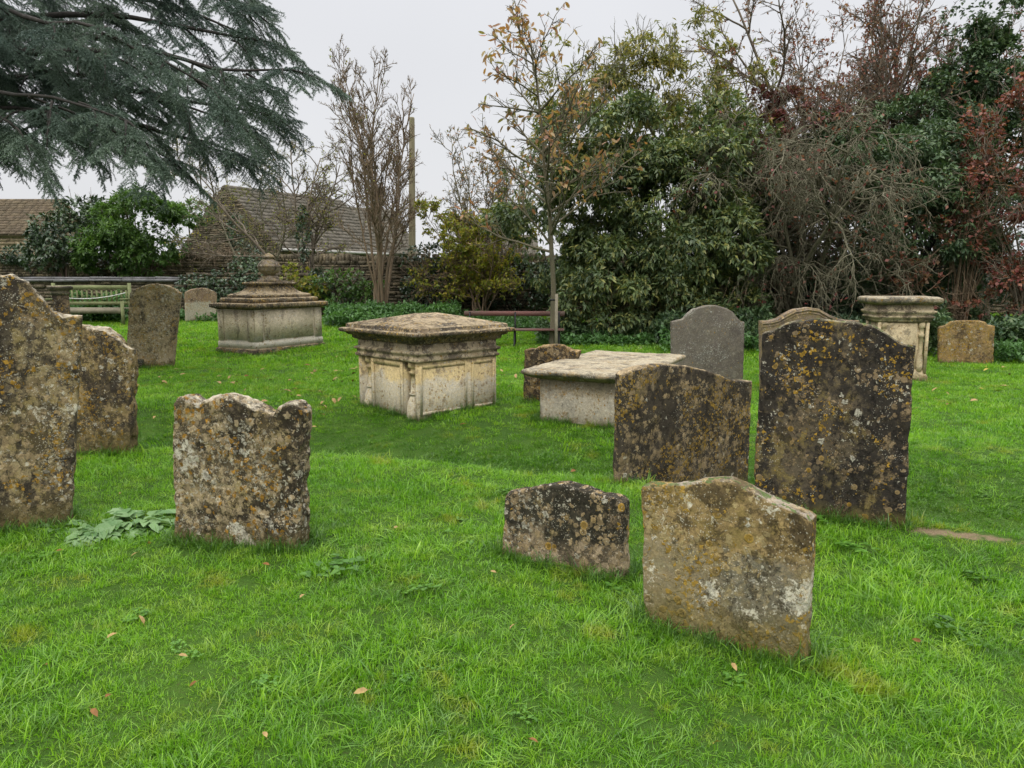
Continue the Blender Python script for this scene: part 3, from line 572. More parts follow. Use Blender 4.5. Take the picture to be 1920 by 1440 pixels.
# half hidden tomb behind the tall left gravestone
Y5 = 13.5; P5 = at(114, 560, Y5); g5 = float(ground(P5[0], Y5))
T5 = empty('chest_tomb', (P5[0], Y5, g5), R(31)); tag(T5, 'white topped chest tomb glimpsed over the shoulder of the tall left gravestone', 'tomb', 'chest tombs in the churchyard')
FOOT.append((P5[:2], np.array([1, 0]), .35, .3))
zt5 = at(95, 536, Y5)[2]-g5; mb = MB(); rloft(mb, [(.13, .15, -.2), (.13, .15, zt5-.16)], 16, .004, 6); mb.build('body', m_lid, T5)
mb = MB(); rloft(mb, [(.14, .16, zt5-.16), (.16, .18, zt5-.12), (.13, .15, zt5-.10), (.15, .17, zt5-.07), (.20, .22, zt5-.05), (.20, .22, zt5-.01), (.17, .19, zt5)], 17, .006, 8); mb.build('lid', m_ledger, T5)
# ------------------------------------------------------------------ benches
m_redwood = simple_mat('worn_red_paint', (.13, .05, .042), rough=.7, scale=3, col2=(.10, .075, .06), stretch=(.6, 3, 3))
m_iron = simple_mat('black_iron', (.02, .02, .02), rough=.6)
m_green_wood = simple_mat('green_weathered_wood', (.20, .22, .10), rough=.85, scale=6, col2=(.12, .13, .06))
m_greywood = simple_mat('grey_wood', (.24, .21, .15), rough=.85, scale=6)
def bench_xy(pxL, pxR, Y): return at(pxL, 600, Y), at(pxR, 600, Y)
A, B_ = bench_xy(868, 1059, 15.4); gz = float(ground((A[0]+B_[0])/2, 15.4)); wdt = B_[0]-A[0]
RB = empty('park_bench', ((A[0]+B_[0])/2, 15.4, gz), R(-3)); tag(RB, 'long bench with worn red backrest plank and black iron supports behind the young tree', 'bench')
zt_ = at(960, 584, 15.4)[2]-gz; zs = at(960, 617, 15.2)[2]-gz
mb = MB(); add_box(mb, -wdt/2, wdt/2, .16, .195, zt_-.10, zt_); mb.build('backrest', m_redwood, RB)
for k in range(3): mb = MB(); add_box(mb, -wdt/2+.02, wdt/2-.02, -.26+k*.13, -.15+k*.13, zs-.035, zs); mb.build('seat_plank', m_redwood, RB)
for x in (-wdt/2+.12, 0.02, wdt/2-.12):
    mb = MB()
    tubes(mb, np.array([[x, .24, -.05], [x, .15, zs], [x, .15, zt_-.02]]), np.full(3, .018), 5)
    tubes(mb, np.array([[x, -.24, -.05], [x, -.20, zs-.05], [x, .15, zs-.06]]), np.full(3, .018), 5)
    tubes(mb, np.array([[x, -.24, -.02], [x, 0, zs*.5], [x, .18, zs-.1]]), np.full(3, .012), 5); mb.build('iron_support', m_iron, RB)
A, B_ = bench_xy(95, 240, 19.6); gz = float(ground((A[0]+B_[0])/2, 19.6)); wdt = B_[0]-A[0]; Yb = 19.6
GB = empty('garden_bench', ((A[0]+B_[0])/2, Yb, gz), R(2)); tag(GB, 'green slatted garden bench in front of the coped wall on the left', 'bench')
zz = lambda py, Y=Yb: at(170, py, Y)[2]-gz
for x in (-wdt/2+.03, wdt/2-.03):
    mb = MB(); add_box(mb, x-.035, x+.035, .20, .26, -.05, zz(533)+.03); mb.build('leg', m_green_wood, GB)
    mb = MB(); add_box(mb, x-.035, x+.035, -.26, -.20, -.05, zz(562)); mb.build('leg', m_green_wood, GB)
    mb = MB(); add_box(mb, x-.04, x+.04, -.28, .20, zz(562), zz(562)+.035); mb.build('armrest', m_green_wood, GB)
mb = MB(); add_box(mb, -wdt/2+.07, wdt/2-.07, .21, .25, zz(543), zz(535)); add_box(mb, -wdt/2+.07, wdt/2-.07, .21, .25, zz(572), zz(566))
for k in range(15):
    x = -wdt/2+.12+k*(wdt-.24)/14; add_box(mb, x-.022, x+.022, .222, .240, zz(566)-.003, zz(543)+.003)
mb.build('backrest', m_green_wood, GB)
mb = MB()
for k in range(5): add_box(mb, -wdt/2+.0, wdt/2-.0, -.22+k*.085, -.15+k*.085, zz(577)-.03, zz(577))
add_box(mb, -wdt/2+.07, wdt/2-.07, -.255, -.225, zz(587), zz(578)); mb.build('seat', m_greywood, GB)
mb = MB(); tt = np.linspace(-1, 1, 16); P = np.stack([tt*(wdt/2-.1), np.full(16, .16), zz(560)+.10*tt**2+.05*tt], -1); tubes(mb, P, np.full(16, .012), 5)
m_tape = simple_mat('white_cord', (.62, .62, .58), rough=.6)
tag(mb.build('cord', m_tape, M=Matrix.Translation(GB.location)), 'thin white cord slung across the back of the green slatted bench', 'cord')
# ------------------------------------------------------------------ dry stone walls
def rubble_mat(name, c1, c2, c3):
    t = NT(name); g = t.n('NewGeometry'); rr = g.outputs['Random Per Island']; p = t.n('TexCoord').outputs['Object']
    rp = t.n('ValToRGB', {0: rr}); e = rp.color_ramp.elements; e[0].color = (*c1, 1); e[1].color = (*c2, 1); m = rp.color_ramp.elements.new(.5); m.color = (*c3, 1)
    n = t.noise(p, 7, 6, .65).outputs[0]; c = t.mix(t.mr(n, .4, .65, 0, .65), rp.outputs[0], (.055, .05, .035))
    n2 = t.noise(p, 30, 4, .7).outputs[0]; c = t.mix(t.mr(n2, .58, .66, 0, .6), c, (.33, .30, .22))
    return t.surf(t.n('BsdfPrincipled', {'Base Color': c, 'Roughness': .95, 'Specular IOR Level': .1, 'Normal': t.bump(t.math('ADD', n, n2), .7, .02)}))
m_rubble = rubble_mat('rubble_stone', (.15, .12, .08), (.24, .19, .12), (.10, .085, .06))
m_rubble_pale = rubble_mat('rubble_stone_pale', (.34, .27, .17), (.42, .34, .22), (.28, .22, .14))
m_mortar = simple_mat('dark_joints', (.035, .03, .022), rough=.95)
def courses(mb, W, H, rng, ch=(.07, .12), cl=(.16, .42), dep=.06, clip=None, M=None, gap=.012, z0=0.):
    z = z0
    while z < H:
        h = rng.uniform(*ch); x = -rng.uniform(0, .2)
        while x < W:
            l = rng.uniform(*cl); xa, xb = max(0, x), min(W, x+l)
            ok = xb-xa > .04
            if ok and clip is not None:
                lo, hi = clip(z+h/2); xa, xb = max(xa, lo), min(xb, hi); ok = xb-xa > .04
            if ok: add_box(mb, xa+gap/2, xb-gap/2, -rng.uniform(.3, 1)*dep, .02, z+gap/2, min(z+h, H+.05)-gap/2, M=M, jit=.005, rng=rng)
            x += l
        z += h
def frame(P, Q):      # local x from P to Q, local -y facing the camera side, z up
    d = Q-P; d = d.copy(); d[2] = 0; W = float(np.linalg.norm(d)); d /= W
    return Matrix(((d[0], -d[1], 0, P[0]), (d[1], d[0], 0, P[1]), (0, 0, 1, P[2]), (0, 0, 0, 1))), W
def drywall(name, label, P, Q, H, seed, coping, thick=.4, mat=None, bottom=-.3):
    rng = np.random.default_rng(seed); M, W = frame(P, Q)
    root = empty(name, P); 
    Ml = Matrix.Translation(-Vector(P)) @ M
    tag(root, label, 'wall'); mb = MB(); add_box(mb, 0, W, 0, thick, bottom, H-.02, M=Ml); mb.build('core', m_mortar, root)
    mb = MB(); courses(mb, W, H, rng, M=Ml, z0=bottom)
    mb.build('stone_courses', mat or m_rubble, root)
    if coping == 'flat':
        mb = MB(); x = 0
        while x < W:
            l = rng.uniform(.9, 1.6); xe = min(W, x+l)
            V = [(x+.006, -.09), (xe-.006, -.09)]
            add_box(mb, x+.006, xe-.006, -.10, thick+.08, H, H+.07, M=Ml, jit=.006, rng=rng)
            add_box(mb, x+.01, xe-.01, -.04, thick+.02, H+.068, H+.12, M=Ml, jit=.008, rng=rng); x += l
        mb.build('coping', m_coping, root)
    elif coping == 'upright':
        mb = MB(); x = 0
        while x < W:
            l = rng.uniform(.05, .12); hh = rng.uniform(.14, .26)
            add_box(mb, x, x+l-.01, -.03, thick, H-.02, H+hh, M=Ml, jit=.012, rng=rng); x += l
        mb.build('coping', mat or m_rubble, root)
    return root
m_coping = simple_mat('slate_coping', (.17, .165, .17), rough=.7, scale=5, col2=(.09, .09, .085))
g0 = lambda x, y: float(ground(x, y))
def wp(px, Y): p = at(px, 520, Y); p[2] = g0(p[0], Y); return p
P, Q = wp(-160, 22.2), wp(346, 21.6); P[2] = Q[2] = .38
drywall('boundary_wall', 'low dry stone wall with smooth slate grey coping behind the green bench', P, Q, at(200, 526, 22)[2]-.38-.02, 1, 'flat')
P, Q = wp(350, 21.6), wp(600, 22); P[2] = Q[2] = .38
drywall('boundary_wall', 'ivy smothered stretch of dry stone wall behind the urn tomb', P, Q, at(400, 512, 22)[2]-.38, 2, None)
P, Q = wp(590, 21.8), wp(2300, 23); P[2] = Q[2] = .36
drywall('boundary_wall', 'tall dry stone wall with upright cope stones behind the bare tree', P, Q, at(700, 492, 22)[2]-.36, 3, 'upright')
P, Q = wp(-150, 27.5), wp(104, 27.5); P[2] = Q[2] = .5
drywall('garden_wall', 'far garden wall left of the arched wooden gate', P, Q, at(100, 488, 27.5)[2]-.5, 4, 'upright')
P, Q = wp(128, 27.5), wp(278, 27.5); P[2] = Q[2] = .5
drywall('garden_wall', 'far garden wall between the two wooden gates', P, Q, at(200, 486, 27.5)[2]-.5, 5, 'upright')
P, Q = wp(300, 27.5), wp(640, 27.8); P[2] = Q[2] = .5
drywall('garden_wall', 'far garden wall running right below the stone gable', P, Q, at(400, 487, 27.5)[2]-.5, 6, 'upright')
m_gate = simple_mat('brown_gate_wood', (.10, .065, .05), rough=.8, scale=5, stretch=(4, 4, .5))
for pa, pb, ya, lab in ((104, 128, 475, 'arched brown plank gate in the far garden wall'), (278, 300, 476, 'square headed brown plank gate below the bushes left of the gable')):
    A, B_ = at(pa, 520, 27.6), at(pb, 520, 27.6); W = B_[0]-A[0]; H = at(pa, ya, 27.6)[2]-.5; gt = empty('wooden_gate', (A[0], 27.6, .5)); tag(gt, lab, 'gate')
    mb = MB(); nb = 5; arch = 'arched' in lab
    for k in range(nb):
        xm = (k+.5)/nb; hh = H-(.18*(2*xm-1)**2 if arch else 0); add_box(mb, k*W/nb+.005, (k+1)*W/nb-.005, 0, .04, 0, hh)
    for z_ in (.3, H-.45): add_box(mb, .01, W-.01, -.025, -.002, z_, z_+.1)
    mb.build('boards', m_gate, gt)
# ------------------------------------------------------------------ buildings
m_slate = rubble_mat('stone_slates', (.165, .15, .125), (.115, .105, .085), (.215, .19, .155))
m_slate_brown = rubble_mat('brown_roof_tiles', (.15, .115, .08), (.11, .085, .06), (.18, .14, .09))
def roof_plane(root, E0, E1, R0, R1, mat, name='roof', rows=18, sl=.3, seed=0, thick=.03):
    """eave E0->E1, ridge R0->R1, overlapping slates"""
    rng = np.random.default_rng(seed); mb = MB(); E0, E1, R0, R1 = map(np.array, (E0, E1, R0, R1)); nrm_ = norm(np.cross(E1-E0, R0-E0))
    if nrm_[2] < 0: nrm_ = -nrm_
    mb.add(np.array([E0, E1, R1, R0])-nrm_*.03, np.array([[0, 1, 2, 3]])); mb.add(np.array([E0, E1, R1, R0])-nrm_*.12, np.array([[3, 2, 1, 0]]))
    V = np.array([E0, E1, R1, R0]); V = np.concatenate([V-nrm_*.03, V-nrm_*.12]); mb.add(V, np.array([[0, 4, 5, 1], [1, 5, 6, 2], [2, 6, 7, 3], [3, 7, 4, 0]]))
    for r in range(rows):
        t0 = r/rows; t1 = min(1, (r+1.25)/rows); a0, a1 = E0+(R0-E0)*t0, E1+(R1-E1)*t0; b0, b1 = E0+(R0-E0)*t1, E1+(R1-E1)*t1
        Lr = np.linalg.norm(a1-a0); k = max(2, int(Lr/sl)); u = np.sort(np.clip(np.linspace(0, 1, k+1)+rng.uniform(-.3, .3, k+1)/k, 0, 1)); u[0] = 0; u[-1] = 1
        for i in range(k):
            q = [a0+(a1-a0)*(u[i]+.002), a0+(a1-a0)*(u[i+1]-.002), b0+(b1-b0)*(u[i+1]-.002), b0+(b1-b0)*(u[i]+.002)]
            lo = thick*rng.uniform(.8, 1.6); top_ = np.array([q[0]+nrm_*lo, q[1]+nrm_*lo, q[2], q[3]]); bot = np.array([q[0]-nrm_*.005, q[1]-nrm_*.005, q[2]-nrm_*.02, q[3]-nrm_*.02])
            mb.add(np.concatenate([top_, bot]), np.array([[0, 1, 2, 3], [0, 4, 5, 1], [1, 5, 6, 2], [3, 7, 4, 0]]))
    return mb.build(name, mat, root)
# gabled outbuilding
C_ = at(420, 346, 31.); Bc = at(519, 459, 29.6); d_ = Bc-C_; Ac = C_+np.array([-d_[0], -d_[1], d_[2]])
ridge = np.array([-d_[1], d_[0], 0]); ridge = norm(ridge)*6.8
if ridge[1] < 0: ridge = -ridge
H1 = empty('stone_outbuilding', (C_[0], C_[1], .5)); tag(H1, 'rubble stone outbuilding with steep gable and grey stone slate roof behind the wall', 'building')
def rel(p, root): return np.array(p)-np.array(root.location)
gM, gW = frame(np.array([Ac[0], Ac[1], .5]), np.array([Bc[0], Bc[1], .5])); gMl = Matrix.Translation(-H1.location) @ gM
He, Hr = Bc[2]-.5, C_[2]-.5
rng = np.random.default_rng(40); mb = MB()
def gclip(z):
    if z < He: return 0, gW
    t = (z-He)/(Hr-He); return gW/2*t, gW-gW/2*t
courses(mb, gW, Hr-.05, rng, ch=(.06, .11), cl=(.15, .45), clip=gclip, M=gMl, dep=.05, z0=-.3)
a_, b_, c_ = [rel(p, H1) for p in (Ac, Bc, C_)]; off = norm(ridge)*.03; dn = lambda p: np.array([p[0], p[1], -.5])
rr9 = norm(ridge)*(np.linalg.norm(ridge)-.05)
V = np.array([dn(a_)+off, dn(b_)+off, b_+off-[0, 0, .1], c_+off-[0, 0, .1], a_+off-[0, 0, .1]]); V2 = V+rr9
mb.add(np.concatenate([V, V2]), [np.array([[0, 1, 2, 3, 4]]), np.array([[9, 8, 7, 6, 5]]), np.array([[1, 6, 7, 2], [0, 4, 9, 5]])])
mb.build('wall', m_rubble, H1)
# side wall stones (pale strip under the eave) 
sM, sW = frame(np.array([Bc[0], Bc[1], .5]), np.array([Bc[0], Bc[1], .5])+ridge); sMl = Matrix.Translation(-H1.location) @ sM
mb = MB(); courses(mb, sW, He-.1, rng, M=sMl, dep=.05, z0=-.3); mb.build('wall', m_rubble_pale, H1)
ov = norm(b_-c_)*.25
roof_plane(H1, b_+ov*1.0, b_+ov+ridge, c_, c_+ridge, m_slate, rows=17, seed=3, sl=.35, thick=.05); ov2 = norm(a_-c_)*.12
roof_plane(H1, a_+ov2, a_+ov2+ridge, c_, c_+ridge, m_slate, rows=17, seed=4, sl=.35, thick=.05)
mb = MB(); tubes(mb, np.array([b_+ov+[.05, 0, -.02], b_+ov+ridge+[.05, 0, -.02]]), np.full(2, .06), 6); mb.build('gutter', simple_mat('pale_gutter', (.5, .48, .44)), H1)
# plain gabled houses further off: front roof plane towards the camera
def house(name, label, pxa, pxb, y_ridge, y_eave, Y, wallmat, roofmat, depth=6, skew=0., seed=0, chimney=None):
    E0, E1 = at(pxa, y_eave, Y), at(pxb, y_eave, Y+skew); E1[2] = E0[2]; zr = at((pxa+pxb)/2, y_ridge, Y+depth/2)[2]
    dd = norm(E1-E0); nb = np.array([-dd[1], dd[0], 0]); root = empty(name, (E0[0], E0[1], .4)); tag(root, label, 'building')
    e0, e1 = rel(E0, root), rel(E1, root); r0 = e0+nb*depth/2; r0[2] = zr-.4; r1 = e1+nb*depth/2; r1[2] = zr-.4; f0, f1 = e0+nb*depth, e1+nb*depth
    sl_ = norm(r0-e0)*.25
    roof_plane(root, e0-sl_-dd*.15, e1-sl_+dd*.15, r0-dd*.15, r1+dd*.15, roofmat, rows=14, seed=seed, sl=.4); roof_plane(root, f1+dd*.15, f0-dd*.15, r1+dd*.15, r0-dd*.15, roofmat, rows=4, seed=seed+1, sl=1.)
    mb = MB(); b0, b1, g0_, g1_ = [np.array([p[0], p[1], -1.]) for p in (e0, e1, f0, f1)]
    dz_ = np.array([0, 0, -.16])
    mb.add(np.array([b0, b1, e1, e0])+0, np.array([[0, 1, 2, 3]])); mb.add(np.array([g1_, g0_, f0, f1]), np.array([[0, 1, 2, 3]]))
    mb.add(np.array([b1, g1_, f1, r1+dz_, e1]), np.array([[0, 1, 2, 3, 4]])); mb.add(np.array([g0_, b0, e0, r0+dz_, f0]), np.array([[0, 1, 2, 3, 4]]))
    Wd = float(np.linalg.norm(e1-e0)); Mh = Matrix(((dd[0], nb[0], 0, e0[0]), (dd[1], nb[1], 0, e0[1]), (0, 0, 1, 0), (0, 0, 0, 1)))
    courses(mb, Wd, e0[2]-.1, np.random.default_rng(seed), ch=(.12, .2), cl=(.3, .6), M=Mh, dep=.04, z0=-.4)
    mb.build('wall', wallmat, root)
    if chimney:
        mb = MB(); cM = Matrix(((dd[0], nb[0], 0, r0[0]+dd[0]*chimney*Wd), (dd[1], nb[1], 0, r0[1]+dd[1]*chimney*Wd), (0, 0, 1, r0[2]), (0, 0, 0, 1)))
        add_box(mb, -.45, .45, -.3, .3, -.6, 1.0, M=cM); add_box(mb, -.52, .52, -.37, .37, 1.0, 1.12, M=cM)
        for x in (-.22, .22):
            P = np.array([[x, 0, 1.12], [x, 0, 1.5]]); P = P@np.array(cM.to_3x3()).T+np.array(cM.translation); tubes(mb, P, np.array([.12, .10]), 8)
        mb.build('chimney', m_brick, root)
    return root
m_brick = simple_mat('pinkish_brick', (.33, .17, .12), rough=.9, scale=12)
house('stone_cottage', 'cottage with brown tiled roof at the far left edge', -260, 62, 373, 434, 36, m_rubble_pale, m_slate_brown, depth=5, seed=60)
house('far_house', 'low grey brown roofed building behind the bare many stemmed tree', 640, 782, 386, 468, 42, m_rubble, m_slate, depth=6, seed=62, skew=3)
house('far_house', 'distant house with grey slate roof and brick chimney left of the young tree', 905, 1005, 440, 474, 46, m_rubble_pale, m_slate, depth=4, seed=64, chimney=.35)
# ------------------------------------------------------------------ pole
m_pole = simple_mat('weathered_pole', (.20, .17, .11), rough=.9, scale=4, stretch=(5, 5, .4), col2=(.13, .12, .07))
A = at(776, 520, 25); gz = g0(A[0], 25); zt_ = at(776, 220, 25)[2]; mb = MB()
tubes(mb, np.array([[-.09, 0, -.5], [-.03, 0, 2.5], [.03, 0, zt_-gz-.05], [.032, 0, zt_-gz]]), np.array([.125, .115, .088, .075]), 12)
o = mb.build('utility_pole', m_pole); o.location = (A[0], 25, gz); tag(o, 'plain weathered wooden pole rising behind the bare tree', 'pole')


# ------------------------------------------------------------------ grass
def grass_mat(name, c1, c2, c3, trans=.45):
    t = NT(name); g = t.n('NewGeometry'); p = g.outputs['Position']; rr = g.outputs['Random Per Island']
    ri = t.n('ObjectInfo').outputs['Random']
    n1 = t.noise(p, .9, 3).outputs[0]; n2 = t.noise(p, 4.5, 3).outputs[0]
    c = t.mix(t.mr(n1, .36, .64), c1, c2); c = t.mix(t.mr(n2, .5, .68, 0, .75), c, c3)
    c = t.mix(t.mr(rr, 0, 1), t.mix(1., c, (.45, .55, .5), 'MULTIPLY'), t.mix(1., c, (1.65, 1.4, 1.7), 'MULTIPLY'))
    mo = t.noise(t.mapping(p, (1, 1, 1), (5, 9, 0)), 2.2, 4, .65).outputs[0]; c = t.mix(t.mr(mo, .58, .68, 0, .8), c, (.30, .33, .035))
    dk = t.noise(t.mapping(p, (1, 1, 1), (15, 2, 0)), 3.1, 4, .65).outputs[0]; c = t.mix(t.mr(dk, .56, .66, 0, .55), c, (.06, .16, .025))
    c = t.mix(t.mr(rr, .965, .975), c, (.34, .30, .13))
    pb = t.n('BsdfPrincipled', {'Base Color': c, 'Roughness': .33, 'Specular IOR Level': .5})
    tr = t.n('BsdfTranslucent', {'Color': t.mix(1., c, (1.15, 1.25, .6), 'MULTIPLY')}); m = t.n('MixShader', {0: trans}); t.put(m.inputs[1], pb); t.put(m.inputs[2], tr)
    return t.surf(m)
M_GRASS = grass_mat('grass_blades', (.12, .30, .016), (.195, .41, .024), (.26, .43, .045))
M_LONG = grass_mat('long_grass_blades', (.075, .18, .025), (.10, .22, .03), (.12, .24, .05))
M_CLOVER = leaf_mat('clover_leaf', [(.05, .13, .016), (.08, .20, .022), (.12, .26, .035)], trans=.25, rough=.5)
def tuft(name, seed, n, rad, h0, h1, wdt, mat, bend=.6, seg=3):
    rng = np.random.default_rng(seed); a = rng.uniform(0, 2*np.pi, n); r = rad*np.sqrt(rng.uniform(0, 1, n))
    B = np.stack([r*np.cos(a), r*np.sin(a), np.full(n, -.012)], -1); h = rng.uniform(h0, h1, n)*rng.uniform(.7, 1.15, n)
    common = rng.normal(0, 1, 2)*.35; dirx = np.stack([np.cos(a), np.sin(a)], -1)*.5+rng.normal(0, .7, (n, 2))+common
    d = np.concatenate([dirx*bend, np.zeros((n, 1))], 1); side = norm(np.stack([-d[:, 1], d[:, 0], np.zeros(n)], -1)+1e-4)
    tw = rng.normal(0, .6, n)[:, None]; side = norm(side*np.cos(tw)+norm(d+1e-5)*np.sin(tw))
    W = (wdt*rng.uniform(.7, 1.3, n))[:, None]; rows = []
    for s in range(seg+1):
        t = s/seg; c = B+h[:, None]*(np.array([0, 0, 1])*(t-.32*t*t*np.linalg.norm(d, axis=1)[:, None])+d*(t*t*.75))
        if s < seg: ww = W*(1-.5*t*t); rows += [c-side*ww/2, c+side*ww/2]
        else: rows += [c]
    k = 2*seg+1; V = np.stack(rows, 1).reshape(-1, 3); i = np.arange(n)[:, None]*k
    Fq = np.concatenate([i+np.array([[2*s, 2*s+1, 2*s+3, 2*s+2]]) for s in range(seg-1)]); Ft = i+np.array([[2*seg-2, 2*seg-1, 2*seg]])
    mb = MB(); mb.add(V, [Fq, Ft]); o = mb.build(name, mat, smooth=True); sc.collection.objects.unlink(o); return o
def clover(name, seed, n=16, rad=.07, L=.022):
    rng = np.random.default_rng(seed); mb = MB(); c = np.stack([rng.uniform(-rad, rad, n), rng.uniform(-rad, rad, n), rng.uniform(.012, .035, n)], -1)
    a0 = rng.uniform(0, 6.28, n)
    for k in range(3):
        a = a0+k*2.09; D = np.stack([np.cos(a), np.sin(a), rng.uniform(-.1, .3, n)], -1); leaves(mb, c, D, np.tile([0, 0, 1.], (n, 1))+rng.normal(0, .15, (n, 3)), L*rng.uniform(.7, 1.3, n), L*rng.uniform(.8, 1.1, n), hexa=True)
    o = mb.build(name, M_CLOVER, smooth=True); sc.collection.objects.unlink(o); return o
def rosette(name, seed, n=7, L=.07, Wd=.03, mat=None):
    rng = np.random.default_rng(seed); mb = MB(); a = np.arange(n)*6.28/n+rng.normal(0, .25, n); D = np.stack([np.cos(a), np.sin(a), rng.uniform(.1, .6, n)], -1)
    leaves(mb, np.tile([0, 0, .008], (n, 1)), D, np.tile([0, 0, 1.], (n, 1))+rng.normal(0, .2, (n, 3)), L*rng.uniform(.7, 1.2, n), Wd*rng.uniform(.8, 1.2, n), curl=.3, hexa=True)
    o = mb.build(name, mat or M_CLOVER, smooth=True); sc.collection.objects.unlink(o); return o
def scatter(name, objs, pts, rot, scl, idx, label=None, cat='grass'):
    col = bpy.data.collections.new(name+'_source')
    for i, o in enumerate(objs): o.name = 'source_%02d_' % i+o.name; col.objects.link(o)
    me = bpy.data.meshes.new(name); me.vertices.add(len(pts)); me.vertices.foreach_set('co', np.asarray(pts, np.float32).ravel())
    a = me.attributes.new('rot', 'FLOAT_VECTOR', 'POINT'); a.data.foreach_set('vector', np.asarray(rot, np.float32).ravel())
    a = me.attributes.new('scl', 'FLOAT', 'POINT'); a.data.foreach_set('value', np.asarray(scl, np.float32))
    a = me.attributes.new('idx', 'INT', 'POINT'); a.data.foreach_set('value', np.asarray(idx, np.int32))
    ob = bpy.data.objects.new(name, me); sc.collection.objects.link(ob)
    ng = bpy.data.node_groups.new(name+'_nodes', 'GeometryNodeTree'); ng.interface.new_socket('Geometry', in_out='INPUT', socket_type='NodeSocketGeometry'); ng.interface.new_socket('Geometry', in_out='OUTPUT', socket_type='NodeSocketGeometry')
    gi = ng.nodes.new('NodeGroupInput'); go = ng.nodes.new('NodeGroupOutput'); ip = ng.nodes.new('GeometryNodeInstanceOnPoints'); ci = ng.nodes.new('GeometryNodeCollectionInfo')
    ci.inputs[0].default_value = col; ci.inputs['Separate Children'].default_value = True; ci.inputs['Reset Children'].default_value = True
    def na(nm, dt):
        q = ng.nodes.new('GeometryNodeInputNamedAttribute'); q.data_type = dt; q.inputs[0].default_value = nm; return [s for s in q.outputs if s.enabled][0]
    ng.links.new(gi.outputs[0], ip.inputs['Points']); ng.links.new(ci.outputs[0], ip.inputs['Instance']); ip.inputs['Pick Instance'].default_value = True
    ng.links.new(na('idx', 'INT'), ip.inputs['Instance Index']); 
    er = ng.nodes.new('FunctionNodeEulerToRotation'); ng.links.new(na('rot', 'FLOAT_VECTOR'), er.inputs[0]); ng.links.new(er.outputs[0], ip.inputs['Rotation'])
    ng.links.new(na('scl', 'FLOAT'), ip.inputs['Scale']); ng.links.new(ip.outputs[0], go.inputs[0])
    md = ob.modifiers.new('scatter', 'NODES'); md.node_group = ng
    ob['kind'] = 'stuff'
    if label: ob['label'] = label; ob['category'] = cat
    return ob
def outside(P, pad=0.0):
    ok = np.ones(len(P), bool)
    for c, u, hl, ht in FOOT:
        d = P[:, :2]-c; a = np.abs(d@u); b = np.abs(d@np.array([-u[1], u[0]])); ok &= ~((a < hl+pad) & (b < ht+pad))
    return ok
bare_c = gnd(1775, 1000)[:2]
def zone(rng, y0, y1, dens, m=2.3):
    n = int(dens*(y1-y0)*((y0+y1)*.72+2*m)); y = rng.uniform(y0, y1, n*2); hw = .72*y+m; hm = .72*y1+m
    y = y[rng.uniform(0, 1, len(y)) < hw/hm][:n]; x = rng.uniform(-1, 1, len(y))*(.72*y+m)
    P = np.stack([x, y, ground(x, y)], -1); P = P[outside(P, .01)]
    q = ((P[:, 0]-bare_c[0])/.36)**2+((P[:, 1]-bare_c[1]+.45*(P[:, 0]-bare_c[0]))/.10)**2+1.6*fbm(P*9, 88, 3)
    return P[q > 1]
rng = np.random.default_rng(11)
TA = [tuft('fine_tuft', 100+i, 34, .05, .022, .055, .0032, M_GRASS, .8) for i in range(5)]
TA += [tuft('wispy_tuft', 110+i, 20, .055, .045, .095, .0036, M_GRASS, 1.2, seg=4) for i in range(4)]
TA += [clover('clover_patch', 120+i) for i in range(2)]+[rosette('daisy_rosette', 130, 9, .045, .02)]
M_HOLLOW_SHADE = grass_mat('hollow_grass_shade', (.075, .20, .02), (.11, .25, .025), (.10, .20, .03))  # lawn grass darkened: shade of the dip put into the blade colour
TH = [tuft('hollow_tuft', 160+i, 40, .07, .022, .05, .0042, M_HOLLOW_SHADE, .9) for i in range(4)]
TB = [tuft('mid_tuft', 200+i, 44, .10, .03, .06, .0055, M_GRASS, .7) for i in range(4)]
TC = [tuft('far_tuft', 300+i, 60, .20, .03, .065, .011, M_GRASS, .6, seg=2) for i in range(3)]
def lay(name, objs, P, rng, base, w, label, vary=.35):
    n = len(P); nz = fbm(P*np.array([1.6, 1.6, 0]), 31, 3)
    rot = np.stack([rng.normal(0, .12, n), rng.normal(0, .12, n), rng.uniform(0, 6.28, n)], -1)
    scl = base*(1+nz*vary*2.0)*rng.uniform(.75, 1.25, n); idx = rng.choice(len(objs), n, p=np.array(w)/sum(w)); return scatter(name, objs, P, rot, scl, idx, label)
P = np.concatenate([zone(rng, 1.2, 3.4, 640), zone(rng, 3.4, 7, 440)]); PB = zone(rng, 7, 13, 150)
def in_hollow(P):
    s = P[:, 1]-np.interp(P[:, 0], EX, EY)+.06*np.sin(P[:, 0]*2.1)+.04*np.sin(P[:, 0]*5.3+1); return (s > .05+rng.normal(0, .03, len(P))) & (s < 1.9+rng.normal(0, .45, len(P)))
hA, hB_ = in_hollow(P), in_hollow(PB); PH = np.concatenate([P[hA], PB[hB_], PB[hB_]+[.05, .05, 0]]); P, PB = P[~hA], PB[~hB_]; PH[:, 2] = ground(PH[:, 0], PH[:, 1])
lay('hollow_grass', TH, PH, rng, 1.0, [1]*4, 'shorter grass tinted darker for shade in the sunken path across the lawn')
wA = [7, 7, 7, 7, 7, 1.2, 1.2, 1.2, 1.2, .03, .03, .02]
# clover and daisies grow in patches
lay('lawn_grass', TA, P, rng, 1.0, wA, 'short wet green grass covering the front of the lawn')
lay('lawn_grass', TB, PB, rng, 1.0, [1]*4, 'smooth green grass of the lawn around the chest tombs')
lay('lawn_grass', TC, zone(rng, 13, 24, 60, 4), rng, 1.0, [1]*3, 'far green grass of the lawn towards the walls and hedge')
